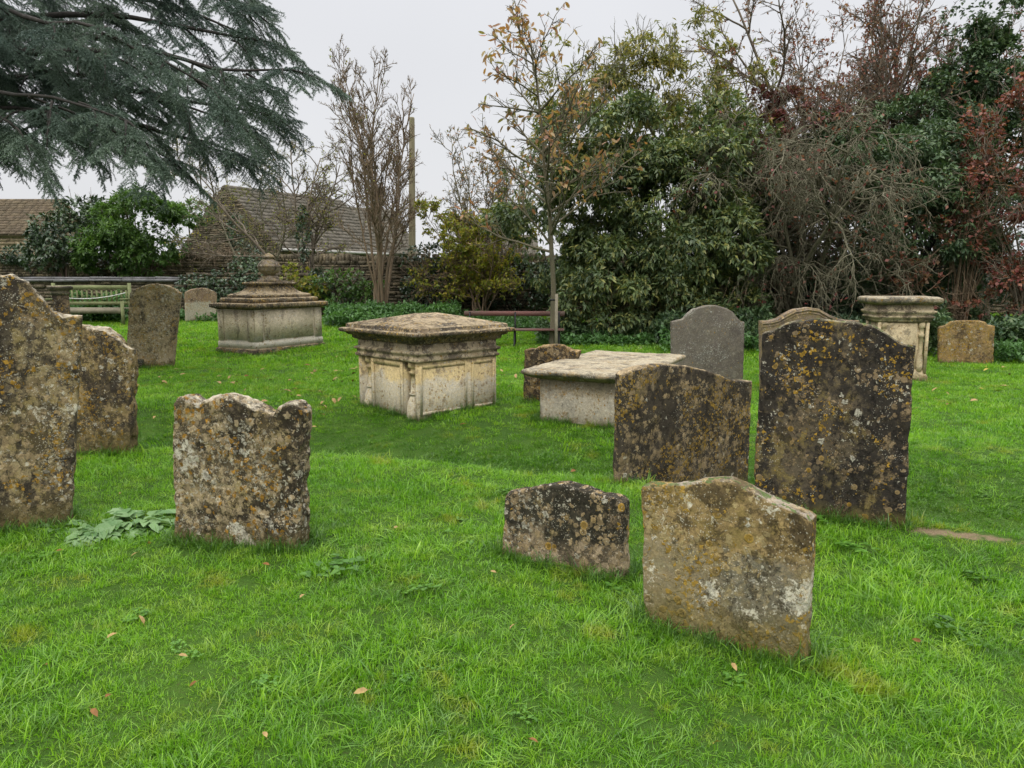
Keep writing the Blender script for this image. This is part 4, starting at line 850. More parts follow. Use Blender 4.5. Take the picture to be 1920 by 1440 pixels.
# patches of broad leaved weeds
Pp = zone(rng, 1.3, 5.5, 150); pn = fbm(Pp*np.array([2.3, 2.3, 0]), 77, 3); Pp = Pp[(pn > .1) & (rng.uniform(0, 1, len(pn)) < .07)]; n = len(Pp)
W1 = [clover('clover_patch', 140+i, 14, .07, .020) for i in range(2)]+[rosette('plantain_rosette', 150+i, 6, .07, .028) for i in range(2)]
Pp[:, 2] += .0; scatter('lawn_weeds', W1, Pp, np.stack([rng.normal(0, .1, n), rng.normal(0, .1, n), rng.uniform(0, 6.28, n)], -1), rng.uniform(.3, .7, n), rng.choice(4, n, p=[.3, .3, .2, .2]), 'small clover and plantain leaves scattered in the front lawn', 'weeds')
# uncut darker grass against the stones
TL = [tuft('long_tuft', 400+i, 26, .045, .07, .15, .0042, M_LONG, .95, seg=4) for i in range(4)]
pts = []
for c, u, hl, ht in FOOT:
    v = np.array([-u[1], u[0]]); dist = c[1]; per = 4*(hl+ht); n = int(per*(60 if dist < 7 else 26))
    s = rng.uniform(-1, 1, n); side = rng.uniform(0, 1, n) < hl/(hl+ht)
    a = np.where(side, s*(hl+.02), np.sign(rng.normal(size=n))*(hl+np.abs(rng.normal(.02, .025, n)))); sg = np.sign(rng.normal(size=n))
    b = np.where(side, sg*(ht+np.abs(rng.normal(.02, .035, n))), s*(ht+.02)); q = c+a[:, None]*u+b[:, None]*v
    pts.append(q)
pts = np.concatenate(pts); P = np.stack([pts[:, 0], pts[:, 1], ground(pts[:, 0], pts[:, 1])], -1); n = len(P)
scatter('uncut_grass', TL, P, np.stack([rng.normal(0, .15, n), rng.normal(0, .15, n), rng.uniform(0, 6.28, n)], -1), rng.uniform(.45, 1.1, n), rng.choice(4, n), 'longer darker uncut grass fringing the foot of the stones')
# fallen leaves: each its own object, shared meshes
def leaf_obj(name, seed, col, L=.07):
    rng = np.random.default_rng(seed); t = simple_mat('dead_leaf_'+str(seed), col, rough=.7, scale=30, bump=.4, bdist=.002); mb = MB()
    ang = rng.uniform(0, 6.28); D = np.array([[math.cos(ang), math.sin(ang), .15]]); leaves(mb, -D*L/2, D, np.array([[rng.normal(0, .3), rng.normal(0, .3), 1]]), L, L*.5, fold=.25, curl=.25, hexa=True)
    tubes(mb, np.array([-D[0]*L*.5, -D[0]*L*.8+[0, 0, .004]]), np.array([.0012, .0008]), 3)
    o = mb.build(name, t, smooth=True); return o
kinds = [((.33, .22, .085), 'pale buff fallen leaf curled on the lawn', 'pale fallen leaves on the lawn'), ((.19, .085, .022), 'reddish brown fallen leaf on the lawn', 'red brown fallen leaves on the lawn'), ((.40, .30, .05), 'small yellow fallen leaf on the lawn', 'yellow fallen leaves on the lawn')]
spots_ = []
fixed = [(205, 1323, 1), (362, 1303, 1), (252, 1052, 0), (112, 1045, 1), (498, 1400, 0), (1718, 1218, 1), (1075, 890, 1), (590, 808, 0), (868, 803, 1), (462, 710, 1), (345, 1248, 0), (1000, 1410, 1), (290, 790, 0), (280, 1030, 2), (1340, 1415, 2), (1190, 1080, 0), (1840, 735, 2), (960, 1190, 0), (585, 740, 0), (300, 712, 0)]
for f in fixed: spots_.append((*f, 1.0))
r2 = np.random.default_rng(5)
for i in range(120):
    px, py = r2.uniform(430, 720), r2.triangular(668, 700, 800)
    if i > 55: px, py = r2.uniform(900, 1020), r2.uniform(672, 735)
    if i > 80: px, py = r2.uniform(250, 430), r2.uniform(690, 760)
    if i > 92: px, py = r2.uniform(1700, 1915), r2.uniform(690, 800)
    if i > 104: px, py = r2.uniform(20, 1900), r2.uniform(780, 1420)
    spots_.append((px, py, int(r2.choice(3, p=[.72, .2, .08])), r2.uniform(.9, 1.6)))
protos = {}
for px, py, k, s in spots_:
    p = gnd(px, py)
    if not outside(p[None], .03)[0]: continue
    key = (k, int(r2.integers(3)))
    if key not in protos: o = leaf_obj('fallen_leaf', 500+key[0]*10+key[1], kinds[k][0]); protos[key] = o
    else: o = protos[key].copy(); sc.collection.objects.link(o)
    o.location = (p[0], p[1], float(ground(p[0], p[1]))+(.04 if p[1] < 7 else .05)); o.rotation_euler = (r2.normal(0, .3), r2.normal(0, .3), r2.uniform(0, 6.28)); o.scale = (s*(.5 if p[1] < 6 else 1.),)*3
    tag(o, kinds[k][1], 'leaf', kinds[k][2])
# ------------------------------------------------------------------ vegetation
def bark_mat(name, c1, c2, sc_=6): return simple_mat(name, c1, col2=c2, rough=.9, scale=sc_, stretch=(3, 3, .8), bump=.6, bdist=.01)
m_bark = bark_mat('brown_bark', (.15, .12, .085), (.09, .075, .055))
m_bark_o = bark_mat('orange_brown_bark', (.19, .13, .08), (.11, .09, .06))
m_twig_grey = bark_mat('grey_green_twigs', (.15, .135, .09), (.095, .09, .055))
m_bark_young = bark_mat('pale_young_bark', (.13, .11, .07), (.085, .08, .05))
m_bark_dark = bark_mat('dark_bark', (.035, .03, .025), (.02, .018, .015))
def E(px, py, Y, rpx, rpy, ry): c = at(px, py, Y); return (*c, rpx/F_PX*Y, ry, rpy/F_PX*Y)
def blob_pts(rng, ells, dens, lump=.35, inner=.3, front=.7, freq=1.1, seed=0, clump=0, clump_n=34):
    """cluster centres and outward directions in lumpy ellipsoids; dens = clusters per square metre of shell"""
    Ps, Ds = [], []
    for i, (cx, cy, cz, rx, ry, rz) in enumerate(ells):
        area = 4*math.pi*((rx*ry)**1.6/3+(rx*rz)**1.6/3+(ry*rz)**1.6/3)**(1/1.6); n = int(area*dens)
        d = norm(rng.normal(0, 1, (n, 3))); fl = (d[:, 1] > 0) & (rng.uniform(0, 1, n) < (front-.5)*2); d[fl, 1] *= -1
        r = np.where(rng.uniform(0, 1, n) < inner, rng.uniform(.35, .85, n), rng.uniform(.84, 1.06, n))
        c = np.array([cx, cy, cz]); R3 = np.array([rx, ry, rz]); P0 = c+d*R3
        r = r*(1+lump*2*fbm(P0*freq, seed+i, 3)); P = c+d*R3*r[:, None]
        keep = np.ones(n, bool)
        for j, e in enumerate(ells):
            if j != i: keep &= (((P-np.array(e[:3]))/np.array(e[3:]))**2).sum(1) > .2
        hole = fbm(P*freq*2.2+9, seed+50, 2) > -.32
        P, d = P[keep & hole], norm(d/R3)[keep & hole]; Ps.append(P); Ds.append(d)
    P, D = np.concatenate(Ps), np.concatenate(Ds)
    if clump:
        n = len(P); m = max(4, int(n/clump_n)); q = rng.choice(n, m, replace=False); C, CD = P[q], D[q]
        idx = rng.integers(0, m, n); of = norm(rng.normal(0, 1, (n, 3))); bad = (of*(CD[idx]+[0, 0, .6])).sum(1) < -.25; of[bad] *= -1
        rc = clump*rng.uniform(.6, 1.3, m)[idx]; P = C[idx]+of*[1, 1, .75]*(rc*rng.uniform(.7, 1.05, n))[:, None]; D = norm(of+.35*CD[idx])
        P = np.concatenate([P, np.concatenate(Ps)[::4]]); D = np.concatenate([D, np.concatenate(Ds)[::4]])
    return P, D
def whorls(mb, rng, P, D, k, L, Wd, droop=.3, spread=.9, up=.8, jit=.03, **kw):
    n = len(P); Pk = np.repeat(P, k, 0)+rng.normal(0, jit, (n*k, 3)); Dk = np.repeat(D, k, 0)*.7+rng.normal(0, spread, (n*k, 3))*.7+np.array([0, 0, -droop])
    Nk = np.array([0, 0, up])+np.repeat(D, k, 0)*.4+rng.normal(0, .35, (n*k, 3)); s = rng.uniform(.65, 1.25, n*k)
    leaves(mb, Pk, Dk, Nk, L*s, Wd*s*rng.uniform(.8, 1.2, n*k), **kw)
def limbs(mb, rng, base, P, m, r0=.09, mid=.5):
    """curved limbs from the base to m of the cluster points"""
    T = P[rng.choice(len(P), min(m, len(P)), replace=False)]; b = np.asarray(base, float)+rng.normal(0, .12, T.shape)*[1, 1, 0]
    t = np.linspace(0, 1, 9)[None, :, None]; c1 = b+(T-b)*np.array([.15, .15, .55]); Q = (1-t)**2*b[:, None]+2*t*(1-t)*c1[:, None]+t*t*T[:, None]
    Q = Q+fbm(Q*1.5, 5, 2)[..., None]*.18*t; tubes(mb, Q, r0*(1-.88*np.linspace(0, 1, 9))[None]*np.ones((len(T), 1)), 5)
def bush(name, label, cat, ells, base, dens, k, L, Wd, mat, barkm, seed, nl=14, r0=.05, group=None, droop=.3, twigs=0, **kw):
    rng = np.random.default_rng(seed); bp = {a: kw.pop(a) for a in ('lump', 'inner', 'front', 'freq', 'clump', 'clump_n') if a in kw}
    P, D = blob_pts(rng, ells, dens, seed=seed, **bp); root = empty(name, base); tag(root, label, cat, group)
    mb = MB(); limbs(mb, rng, base, P, nl, r0)
    if twigs:
        q = rng.choice(len(P), min(twigs, len(P)), replace=False); lv = grow(rng, P[q]-D[q]*.3, D[q]+[0, 0, .3], .7, .012, [dict(n=6, wig=.15, trop=(0, 0, .3)), dict(k=3, n=4, lr=.5, ang=35, wig=.15, rmin=.006)]); skel_mesh(mb, lv, (4, 3))
    mb.build('trunk', barkm, root, origin=base).location = (0, 0, 0)
    mb = MB(); whorls(mb, rng, P, D, k, L, Wd, droop=droop, **kw); mb.build('crown', mat, root, origin=base).location = (0, 0, 0)
    return root, P, D
def gb(px, Y): p = at(px, 520, Y); return np.array([p[0], Y, g0(p[0], Y)])
lf_laurel = leaf_mat('laurel_leaf', [(.07, .105, .05), (.095, .14, .06), (.13, .175, .07), (.24, .24, .07)], trans=.2, rough=.42, spec=.35)
lf_olive = leaf_mat('olive_leaf', [(.13, .145, .045), (.19, .19, .055), (.11, .13, .05), (.32, .26, .06), (.17, .165, .06)], trans=.35, rough=.45)
lf_ever = leaf_mat('evergreen_leaf', [(.05, .095, .05), (.075, .125, .055), (.11, .16, .07)], trans=.15, rough=.42, spec=.35)
lf_ivy = leaf_mat('ivy_leaf', [(.03, .055, .028), (.045, .08, .035), (.07, .11, .045)], trans=.1, rough=.33, spec=.5)
lf_red = leaf_mat('red_leaf', [(.14, .035, .035), (.20, .06, .05), (.28, .13, .09), (.10, .035, .035)], trans=.35, rough=.5)
lf_rust = leaf_mat('rust_leaf', [(.26, .12, .08), (.20, .07, .05), (.15, .05, .03), (.28, .17, .08)], trans=.35, rough=.5)
lf_green = leaf_mat('fresh_green_leaf', [(.05, .105, .025), (.07, .14, .03), (.10, .175, .04), (.04, .09, .025)], trans=.35, rough=.45)
lf_yellow = leaf_mat('yellow_green_leaf', [(.26, .27, .03), (.17, .21, .03), (.34, .27, .04), (.12, .17, .03)], trans=.4, rough=.5)
lf_copper = leaf_mat('copper_leaf', [(.36, .19, .07), (.28, .13, .07), (.42, .26, .15), (.20, .19, .06), (.36, .17, .13)], trans=.4, rough=.5)
lf_nettle = leaf_mat('nettle_leaf', [(.05, .12, .035), (.08, .17, .05), (.10, .21, .07)], trans=.3, rough=.5)
lf_grey = leaf_mat('grey_green_leaf', [(.10, .20, .07), (.15, .26, .10), (.20, .31, .15)], trans=.25, rough=.5)
# --- big laurel mass and the olive shrub rising behind it
bush('evergreen_bush', 'huge dark glossy evergreen bush behind the young tree and flat slab tomb', 'bush',
     [E(1010, 400, 17.6, 75, 95, 1.0), E(1120, 330, 17.8, 130, 130, 1.4), E(1235, 400, 17.3, 150, 165, 1.5), E(1170, 500, 17.0, 130, 75, 1.2), E(1340, 470, 16.9, 75, 120, 1.2), E(1320, 320, 17.8, 100, 110, 1.4), E(1250, 535, 16.8, 120, 60, 1.0), E(1130, 590, 16.7, 90, 40, .7), E(1340, 590, 16.4, 90, 45, .7), E(1210, 450, 17.7, 120, 100, 1.), E(1400, 420, 18, 60, 120, 1.), E(1265, 390, 18.3, 100, 90, .8), E(1250, 400, 16.9, 90, 70, .5), E(1180, 380, 18.4, 80, 90, .7)],
     gb(1230, 17.8), 44, 8, .15, .05, lf_laurel, m_bark_dark, 101, nl=8, r0=.045, droop=.6, lump=.3, front=.85, clump=.42, clump_n=44, inner=.3)
bush('tall_shrub', 'tall thin olive and yellow leaved shrub rising above the dark evergreen bush', 'shrub',
     [E(1130, 190, 19, 110, 95, 1.2), E(1235, 160, 19, 110, 95, 1.3), E(1345, 230, 18.8, 75, 120, 1.1), E(1060, 260, 19, 60, 70, 1.)],
     gb(1240, 19.2), 26, 6, .16, .05, lf_olive, m_twig_grey, 102, nl=18, r0=.025, droop=.75, lump=.5, inner=.5, twigs=420, clump=.3, clump_n=16)
# --- dark evergreen, ivy tree, red tree on the right
bush('evergreen_tree', 'spreading dark green evergreen between the tangled thicket and the red leaved tree', 'tree',
     [E(1690, 320, 17.2, 120, 75, 1.4), E(1630, 420, 17.2, 80, 90, 1.2), E(1740, 440, 17.0, 110, 90, 1.3), E(1800, 340, 17.4, 70, 70, 1.), E(1790, 560, 17.2, 120, 70, 1.), E(1640, 560, 17.8, 110, 70, 1.), E(1575, 310, 18.8, 80, 70, .8), E(1700, 245, 18.9, 110, 50, .8), E(1790, 270, 18.9, 70, 60, .8)],
     gb(1700, 17.6), 46, 9, .12, .045, lf_ever, m_bark_dark, 103, nl=24, r0=.05, droop=.35, front=.85, lump=.35, clump=.38, clump_n=46, inner=.2)
bush('ivy_clad_tree', 'tall ivy clad tree standing against the sky at the upper right', 'tree',
     [E(1838, 40, 19.5, 55, 75, .9), E(1822, 130, 19.5, 75, 60, 1.), E(1810, 220, 19.3, 110, 60, 1.2), E(1880, 180, 19.3, 60, 80, 1.), E(1850, 300, 19.3, 120, 60, 1.1)],
     gb(1840, 19.6), 60, 8, .10, .07, lf_ever, m_bark, 104, nl=24, r0=.10, lump=.45, twigs=120, clump=.32, clump_n=50)
bush('red_leaved_tree', 'dark red leaved tree filling the right edge of the picture', 'tree',
     [E(1905, 240, 15.6, 55, 80, .8), E(1880, 330, 15.6, 55, 60, .8), E(1915, 430, 15.4, 60, 70, .8), E(1900, 520, 15.4, 50, 50, .7), E(1960, 300, 15.8, 70, 120, .9), E(1835, 400, 15.7, 45, 55, .5), E(1845, 250, 15.9, 40, 45, .5)],
     gb(1935, 15.8), 24, 5, .09, .065, lf_red, m_bark, 105, nl=26, r0=.03, lump=.5, twigs=200, clump=.28, clump_n=30)
bush('rusty_shrub', 'sprawling shrub with scattered rust pink leaves in front of the dark evergreen', 'shrub',
     [E(1800, 440, 15.9, 95, 80, .6), E(1720, 545, 15.8, 65, 40, .5), E(1850, 570, 15.8, 70, 50, .5), E(1700, 500, 15.9, 60, 45, .5), E(1850, 330, 16, 60, 60, .6)],
     gb(1800, 16.2), 9, 4, .09, .07, lf_rust, m_bark_o, 106, nl=40, r0=.022, lump=.5, inner=.6, twigs=160)
bush('purple_shrub', 'dull purple red foliage above the left side of the leafless thicket', 'shrub', [E(1430, 240, 18.6, 55, 55, .7), E(1500, 215, 18.8, 60, 40, .7), E(1440, 330, 18.4, 50, 60, .6)], gb(1440, 18.8), 26, 6, .10, .07, leaf_mat('purple_red_leaf', [(.10, .03, .035), (.17, .05, .05), (.07, .05, .035), (.24, .10, .08)], trans=.3, rough=.5), m_bark, 109, nl=20, r0=.03, lump=.5, twigs=160, clump=.25, clump_n=20)
bush('hedge_tree', 'leafy dark green tree closing the gap between the big evergreen bush and the thicket', 'tree', [E(1430, 400, 18.9, 85, 110, .9), E(1520, 320, 19., 90, 70, .9), E(1420, 540, 18.2, 80, 60, .8)], gb(1440, 19.1), 36, 7, .11, .05, lf_ever, m_bark_dark, 110, nl=14, lump=.4, clump=.35, clump_n=40)
# --- tangled thicket
rng = np.random.default_rng(107); b = gb(1490, 17.3); root = empty('tangled_thicket', b); tag(root, 'tangled grey leafless thicket of arching twigs right of the evergreen bush', 'shrub')
st = b+rng.normal(0, .25, (9, 3))*[1, .6, 0]; dr_ = norm(np.stack([rng.uniform(-.35, .45, 9), rng.uniform(-.35, .2, 9), np.ones(9)], -1))
lv = grow(rng, st, dr_, 4.5, .055, [dict(n=12, wig=.12, taper=.4), dict(k=13, n=10, lr=.5, ang=55, wig=.2, trop=(0, -.1, -.35), t0=.22, lt=.3, rr=.45), dict(k=13, n=8, lr=.55, ang=45, wig=.24, trop=(0, 0, -.8), rr=.5, rmin=.009), dict(k=8, n=6, lr=.45, ang=40, wig=.25, trop=(0, 0, -.7), rmin=.007)])
mb = MB(); skel_mesh(mb, lv[:1], (7,)); mb.build('trunk', m_twig_grey, root, origin=b).location = (0, 0, 0)
mb = MB(); skel_mesh(mb, lv[1:], (5, 4, 3)); mb.build('twigs', m_twig_grey, root, origin=b).location = (0, 0, 0)
mb = MB(); P = lv[3][0][:, -1]; q = rng.uniform(0, 1, len(P)) < .10; n = q.sum(); leaves(mb, P[q], rng.normal(0, 1, (n, 3)), rng.normal(0, 1, (n, 3)), .09, .06); mb.build('leaves', lf_red, root, origin=b).location = (0, 0, 0)
# dark ivy covered mound behind the thicket
bush('ivy_mound', 'dark ivy mound seen through the leafless thicket', 'ivy', [E(1480, 420, 19.2, 120, 170, .9), E(1440, 560, 19., 110, 70, .8), E(1560, 560, 19, 120, 80, .8), E(1560, 340, 19.3, 90, 100, .9), E(1700, 480, 19.4, 120, 90, .8), E(1860, 480, 19.4, 130, 100, .8)], gb(1490, 19.4), 22, 6, .10, .075, lf_ivy, m_bark_dark, 108, nl=16, lump=.5)
# --- bare trees with a few red leaves along the top right
def bare_tree(name, label, px, Y, top_py, seed, spread, nst, bark, leafm=None, leafp=.1, leafL=.09, k=(12, 7, 5), group=None, r0=.06, lr=.4, wig=.07, lean=(0, 0), t0=.25, parts_leaf='leaves', ang=38, rmin=.007, leafW=.6, trop=.25, branch_t0=.2, base=None, ydepth=.2):
    rng = np.random.default_rng(seed); b = gb(px, Y) if base is None else base; H = at(px, top_py, Y)[2]-b[2]; root = empty(name, b); tag(root, label, 'tree', group)
    st = np.tile(b, (nst, 1))+rng.normal(0, .09, (nst, 3))*[1, 1, 0]; a = np.linspace(-spread, spread, nst)+rng.normal(0, spread*.15+.005, nst) if nst > 1 else np.zeros(1)
    dr_ = np.stack([np.tan(a)+lean[0], rng.normal(0, ydepth, nst)+lean[1], np.ones(nst)], -1)
    lv = grow(rng, st, dr_, H*rng.uniform(.72, .98, nst) if nst > 1 else H*.92, r0*rng.uniform(.7, 1.2, nst), [dict(n=16, wig=wig*.6, trop=(0, 0, .15), taper=.2), dict(k=k[0], n=10, lr=lr, ang=ang, wig=wig, trop=(0, 0, trop), t0=branch_t0, lt=.55, rr=.45, rmin=rmin*1.6), dict(k=k[1], n=7, lr=.45, ang=42, wig=wig*1.4, trop=(0, 0, trop), rr=.5, rmin=rmin*1.2), dict(k=k[2], n=5, lr=.45, ang=40, wig=wig*1.7, trop=(0, 0, trop*.6), rmin=rmin)])
    mb = MB(); skel_mesh(mb, lv[:1], (9,)); mb.build('trunk', bark, root, smooth=True, origin=b).location = (0, 0, 0)
    mb = MB(); skel_mesh(mb, lv[1:], (5, 4, 3)); mb.build('branches', bark, root, origin=b).location = (0, 0, 0)
    if leafm:
        mb = MB(); P = np.concatenate([lv[3][0][:, -1], lv[3][0][:, 2], lv[2][0][:, -1]]); q = rng.uniform(0, 1, len(P)) < leafp; P = P[q]; n = len(P)
        leaves(mb, P, rng.normal(0, 1, (n, 3))+[0, 0, -.5], rng.normal(0, 1, (n, 3))+[0, 0, .6], leafL*rng.uniform(.7, 1.3, n), leafL*leafW*rng.uniform(.7, 1.2, n), curl=.2, hexa=leafL > .12); mb.build(parts_leaf, leafm, root, origin=b).location = (0, 0, 0)
    return root, lv
bare_tree('bare_tree', 'leafless tree with scattered red leaves above the thicket, leftmost of three', 1500, 20.5, -10, 120, .30, 7, m_bark, lf_rust, .16, .10, k=(16, 11, 7), group='bare trees with a few red leaves', lr=.42, wig=.12, trop=-.05, branch_t0=.35)
bare_tree('bare_tree', 'leafless tree with a dark straight trunk above the thicket, middle of three', 1640, 20.8, -120, 121, .20, 7, m_bark, lf_rust, .18, .10, k=(16, 11, 7), group='bare trees with a few red leaves', lr=.36, wig=.1, trop=0.05, r0=.085)
bare_tree('bare_tree', 'leafless reddish tree beside the ivy clad tree, rightmost of three', 1745, 21, -60, 122, .22, 6, m_bark_o, lf_red, .22, .10, k=(15, 11, 7), group='bare trees with a few red leaves', lr=.38, wig=.11, trop=0)
# --- bare many stemmed tree, its neighbours
bare_tree('bare_tree', 'tall leafless tree fanning out in many stems beside the wooden pole', 712, 20.3, 75, 123, .10, 10, m_bark_o, lf_yellow, .015, .06, k=(18, 9, 6), group=None, lr=.25, wig=.11, r0=.045, trop=.35, ang=30, branch_t0=.3, lean=(-.045, 0))
bare_tree('small_tree', 'crooked little tree with an ivy dark trunk and tiny yellow leaves behind the urn tomb', 572, 23.4, 190, 124, .22, 4, m_bark, lf_yellow, .22, .06, k=(18, 10, 7), lr=.42, wig=.16, r0=.075, trop=.0, ang=50, branch_t0=.3)
bare_tree('small_tree', 'thin twiggy tree with tiny yellowing leaves against the stone gable', 500, 25.5, 215, 125, .2, 4, m_twig_grey, lf_yellow, .2, .06, k=(11, 8, 6), lr=.36, wig=.15, r0=.05, trop=.05, ang=45, branch_t0=.3)
bare_tree('yellow_shrub', 'many stemmed shrub with yellow green leaves behind the left end of the red bench', 900, 20.6, 360, 126, .40, 14, m_bark_o, lf_yellow, .6, .10, k=(12, 8, 5), lr=.34, wig=.14, r0=.025, trop=.1, ang=40)
bare_tree('small_tree', 'sparse twiggy tree with dull yellow leaves between the pole and the young tree', 925, 22.2, 215, 127, .33, 10, m_twig_grey, lf_copper, .08, .09, k=(16, 9, 5), lr=.33, wig=.13, r0=.035, trop=.1, ang=40)
# --- young tree with copper leaves and its stake
b = gb(1033, 15.2); b[2] = g0(b[0], 15.2)
root, lv = bare_tree('young_tree', 'young tree with big copper leaves and a thin straight trunk beside a stake', 1033, 15.2, 20, 130, 0, 1, m_bark_young, lf_copper, .30, .15, k=(30, 9, 4), lr=.44, wig=.09, r0=.058, trop=.16, ang=54, branch_t0=.32, rmin=.006, leafW=.42)
mb = MB(); sx_ = at(1043, 600, 15.0); zt_ = at(1043, 551, 15.0)[2]; add_box(mb, sx_[0]-.028, sx_[0]+.028, 14.97, 15.03, g0(sx_[0], 15)-.2, zt_, jit=.003, rng=rng)
tag(mb.build('tree_stake', m_greywood), 'short square wooden stake just right of the young tree trunk', 'stake')
mb = MB(); add_box(mb, sx_[0]-.14, sx_[0]+.01, 15.032, 15.045, zt_-.14, zt_-.10); o = mb.build('tree_tie', m_iron); tag(o, 'dark strap tying the young tree to its stake', 'strap')
# --- left bushes
bush('green_bush', 'rounded bright green bush behind the low wall left of the gable', 'bush', [E(262, 425, 26.2, 82, 52, 1.4), E(205, 445, 26.3, 60, 45, 1.2), E(250, 470, 25.8, 80, 40, 1.), E(310, 440, 26.2, 45, 45, 1.)], gb(250, 26.4), 34, 8, .15, .07, lf_green, m_bark, 140, nl=14, clump=.5, clump_n=60)
bush('dark_bush', 'dark bush with loose sprays next to the brown roofed cottage', 'bush', [E(125, 440, 26.3, 60, 48, 1.2), E(100, 465, 26.2, 50, 35, 1.), E(165, 400, 26.6, 45, 30, 1.)], gb(125, 26.4), 24, 7, .16, .08, lf_ivy, m_bark, 141, nl=14, twigs=40)
bush('small_bush', 'small green bush tucked against the left side of the stone gable', 'bush', [E(368, 402, 28.8, 30, 22, .8)], gb(360, 29), 26, 7, .16, .08, lf_green, m_bark, 142, nl=8)
# ivy: each patch a plant of its own
def ivy(label, ells, base, seed, mat=None, dens=64, L=.085, k=5): return bush('ivy', label, 'ivy', ells, base, dens, k, L, L*.85, mat or lf_ivy, m_bark_dark, seed, nl=8, r0=.02, group=None, droop=.5, spread=.5, up=.2, inner=.15, front=.9, lump=.45)
ivy('dense dark ivy heaped over the wall left of the urn tomb', [E(425, 545, 21.4, 65, 34, .35), E(372, 538, 21.4, 36, 22, .3), E(465, 520, 21.5, 30, 34, .3)], gb(425, 21.4), 150)
ivy('ivy over the wall between the urn tomb and the bare tree', [E(640, 545, 21.6, 60, 26, .3), E(600, 525, 21.6, 30, 30, .3)], gb(640, 21.5), 151)
ivy('dark ivy hump on top of the wall right of the bare tree', [E(815, 485, 21.7, 45, 28, .45), E(800, 540, 21.5, 55, 32, .25)], gb(815, 21.6), 152)
ivy('ivy hanging down the wall behind the red bench', [E(960, 530, 21.6, 80, 42, .35), E(1060, 520, 21.6, 60, 50, .35)], gb(960, 21.6), 153)
ivy('ivy spilling down the front of the far wall under the green bush', [E(215, 490, 27.3, 62, 30, .3)], gb(215, 27.3), 154)
ivy('ivy along the top of the far wall at the left edge', [E(40, 482, 27.4, 62, 20, .35)], gb(40, 27.3), 155)
ivy('ivy climbing the stone gable below the twiggy tree', [E(445, 430, 29.8, 20, 40, .3), E(462, 468, 28.5, 26, 30, .4), E(480, 500, 27.2, 30, 26, .3)], gb(455, 29), 156)
ivy('ivy wrapped round the trunk of the crooked little tree', [E(570, 440, 23.3, 8, 55, .16)], gb(570, 23.3), 157, dens=60)
bush('yellow_shrub', 'small bright yellow leaved shrub right of the stone urn', 'shrub', [E(556, 528, 21.2, 28, 30, .3), E(590, 548, 21.2, 24, 26, .3)], gb(565, 21.3), 34, 5, .13, .09, lf_yellow, m_bark, 158, nl=8, r0=.015)
bush('wall_shrub', 'leafy green shrub against the wall right of the urn tomb', 'shrub', [E(640, 535, 20.9, 48, 30, .4), E(690, 545, 20.9, 34, 24, .3)], gb(660, 21), 34, 5, .12, .07, lf_green, m_bark, 159, nl=14, r0=.012, twigs=40)
bush('wall_shrub', 'thin yellowing shrub against the wall between the bare tree and the red bench', 'shrub', [E(800, 515, 20.9, 45, 45, .4), E(850, 540, 20.8, 40, 35, .4)], gb(825, 21), 14, 5, .10, .06, lf_yellow, m_bark_o, 161, nl=20, r0=.012, twigs=70, inner=.6)
# dead brambles along the far wall
rng = np.random.default_rng(160); mb = MB(); X = rng.uniform(300, 480, 60); S = np.array([at(x, 478, 27.3) for x in X]); lv = grow(rng, S, rng.normal(0, 1, (60, 3))+[0, -.3, .9], .8, .012, [dict(n=8, wig=.3, trop=(0, 0, -.8)), dict(k=6, n=5, lr=.5, ang=50, wig=.3, rmin=.007)]); skel_mesh(mb, lv, (4, 3))
tag(mb.build('brambles', m_bark_o), 'brown dead brambles tangled on top of the far wall below the gable', 'brambles')
# --- undergrowth that nobody could count
def low_stuff(name, label, regions, mat, seed, L=.09, Wd=.05, k=6, cat='undergrowth'):
    rng = np.random.default_rng(seed); mb = MB()
    for (xa, xb, Y0, Y1, h, n) in regions:
        px = rng.uniform(xa, xb, n); Y = rng.uniform(Y0, Y1, n); x = (px-960)/F_PX*Y; hz_ = h*(.55+.9*np.clip(fbm(np.stack([x, Y, x*0], -1)*1.6, seed, 3)+.4, 0, 1)); z = ground(x, Y)+hz_*rng.uniform(.05, 1, n)**.6
        P = np.stack([x, Y, z], -1); P = P[outside(P, .05)]; whorls(mb, rng, P, np.tile([0, -.3, .5], (len(P), 1)), k, L, Wd, droop=.15, up=1.)
    o = mb.build(name, mat); tag(o, label, cat, kind='stuff'); return o
low_stuff('nettles', 'bank of pale green nettles below the bare tree and wall', [(612, 860, 18.6, 20.6, .45, 2600), (860, 1010, 17.5, 20.5, .22, 900), (120, 240, 20.2, 21.4, .6, 1200)], lf_nettle, 170, L=.10)
low_stuff('undergrowth', 'low leafy undergrowth along the foot of the hedge', [(1010, 1270, 15.9, 17.2, .30, 1500), (1230, 1440, 15.2, 16.6, .75, 1500), (1330, 1440, 14.6, 16, .5, 500), (1560, 1780, 14.8, 16.5, .5, 1200), (1720, 1770, 13.6, 15, .75, 420), (1850, 2080, 13.6, 15.6, .5, 1500), (1400, 1640, 15.6, 17, .4, 700)], lf_ever, 171, L=.12, Wd=.05)
low_stuff('undergrowth', 'brighter green weeds at the edge of the lawn below the hedge', [(1010, 1300, 15.3, 16.0, .16, 500), (1240, 1430, 14.2, 15.2, .3, 300), (1850, 2000, 12.8, 14., .28, 400), (330, 410, 20.2, 21.2, .25, 260)], lf_nettle, 172, L=.10)
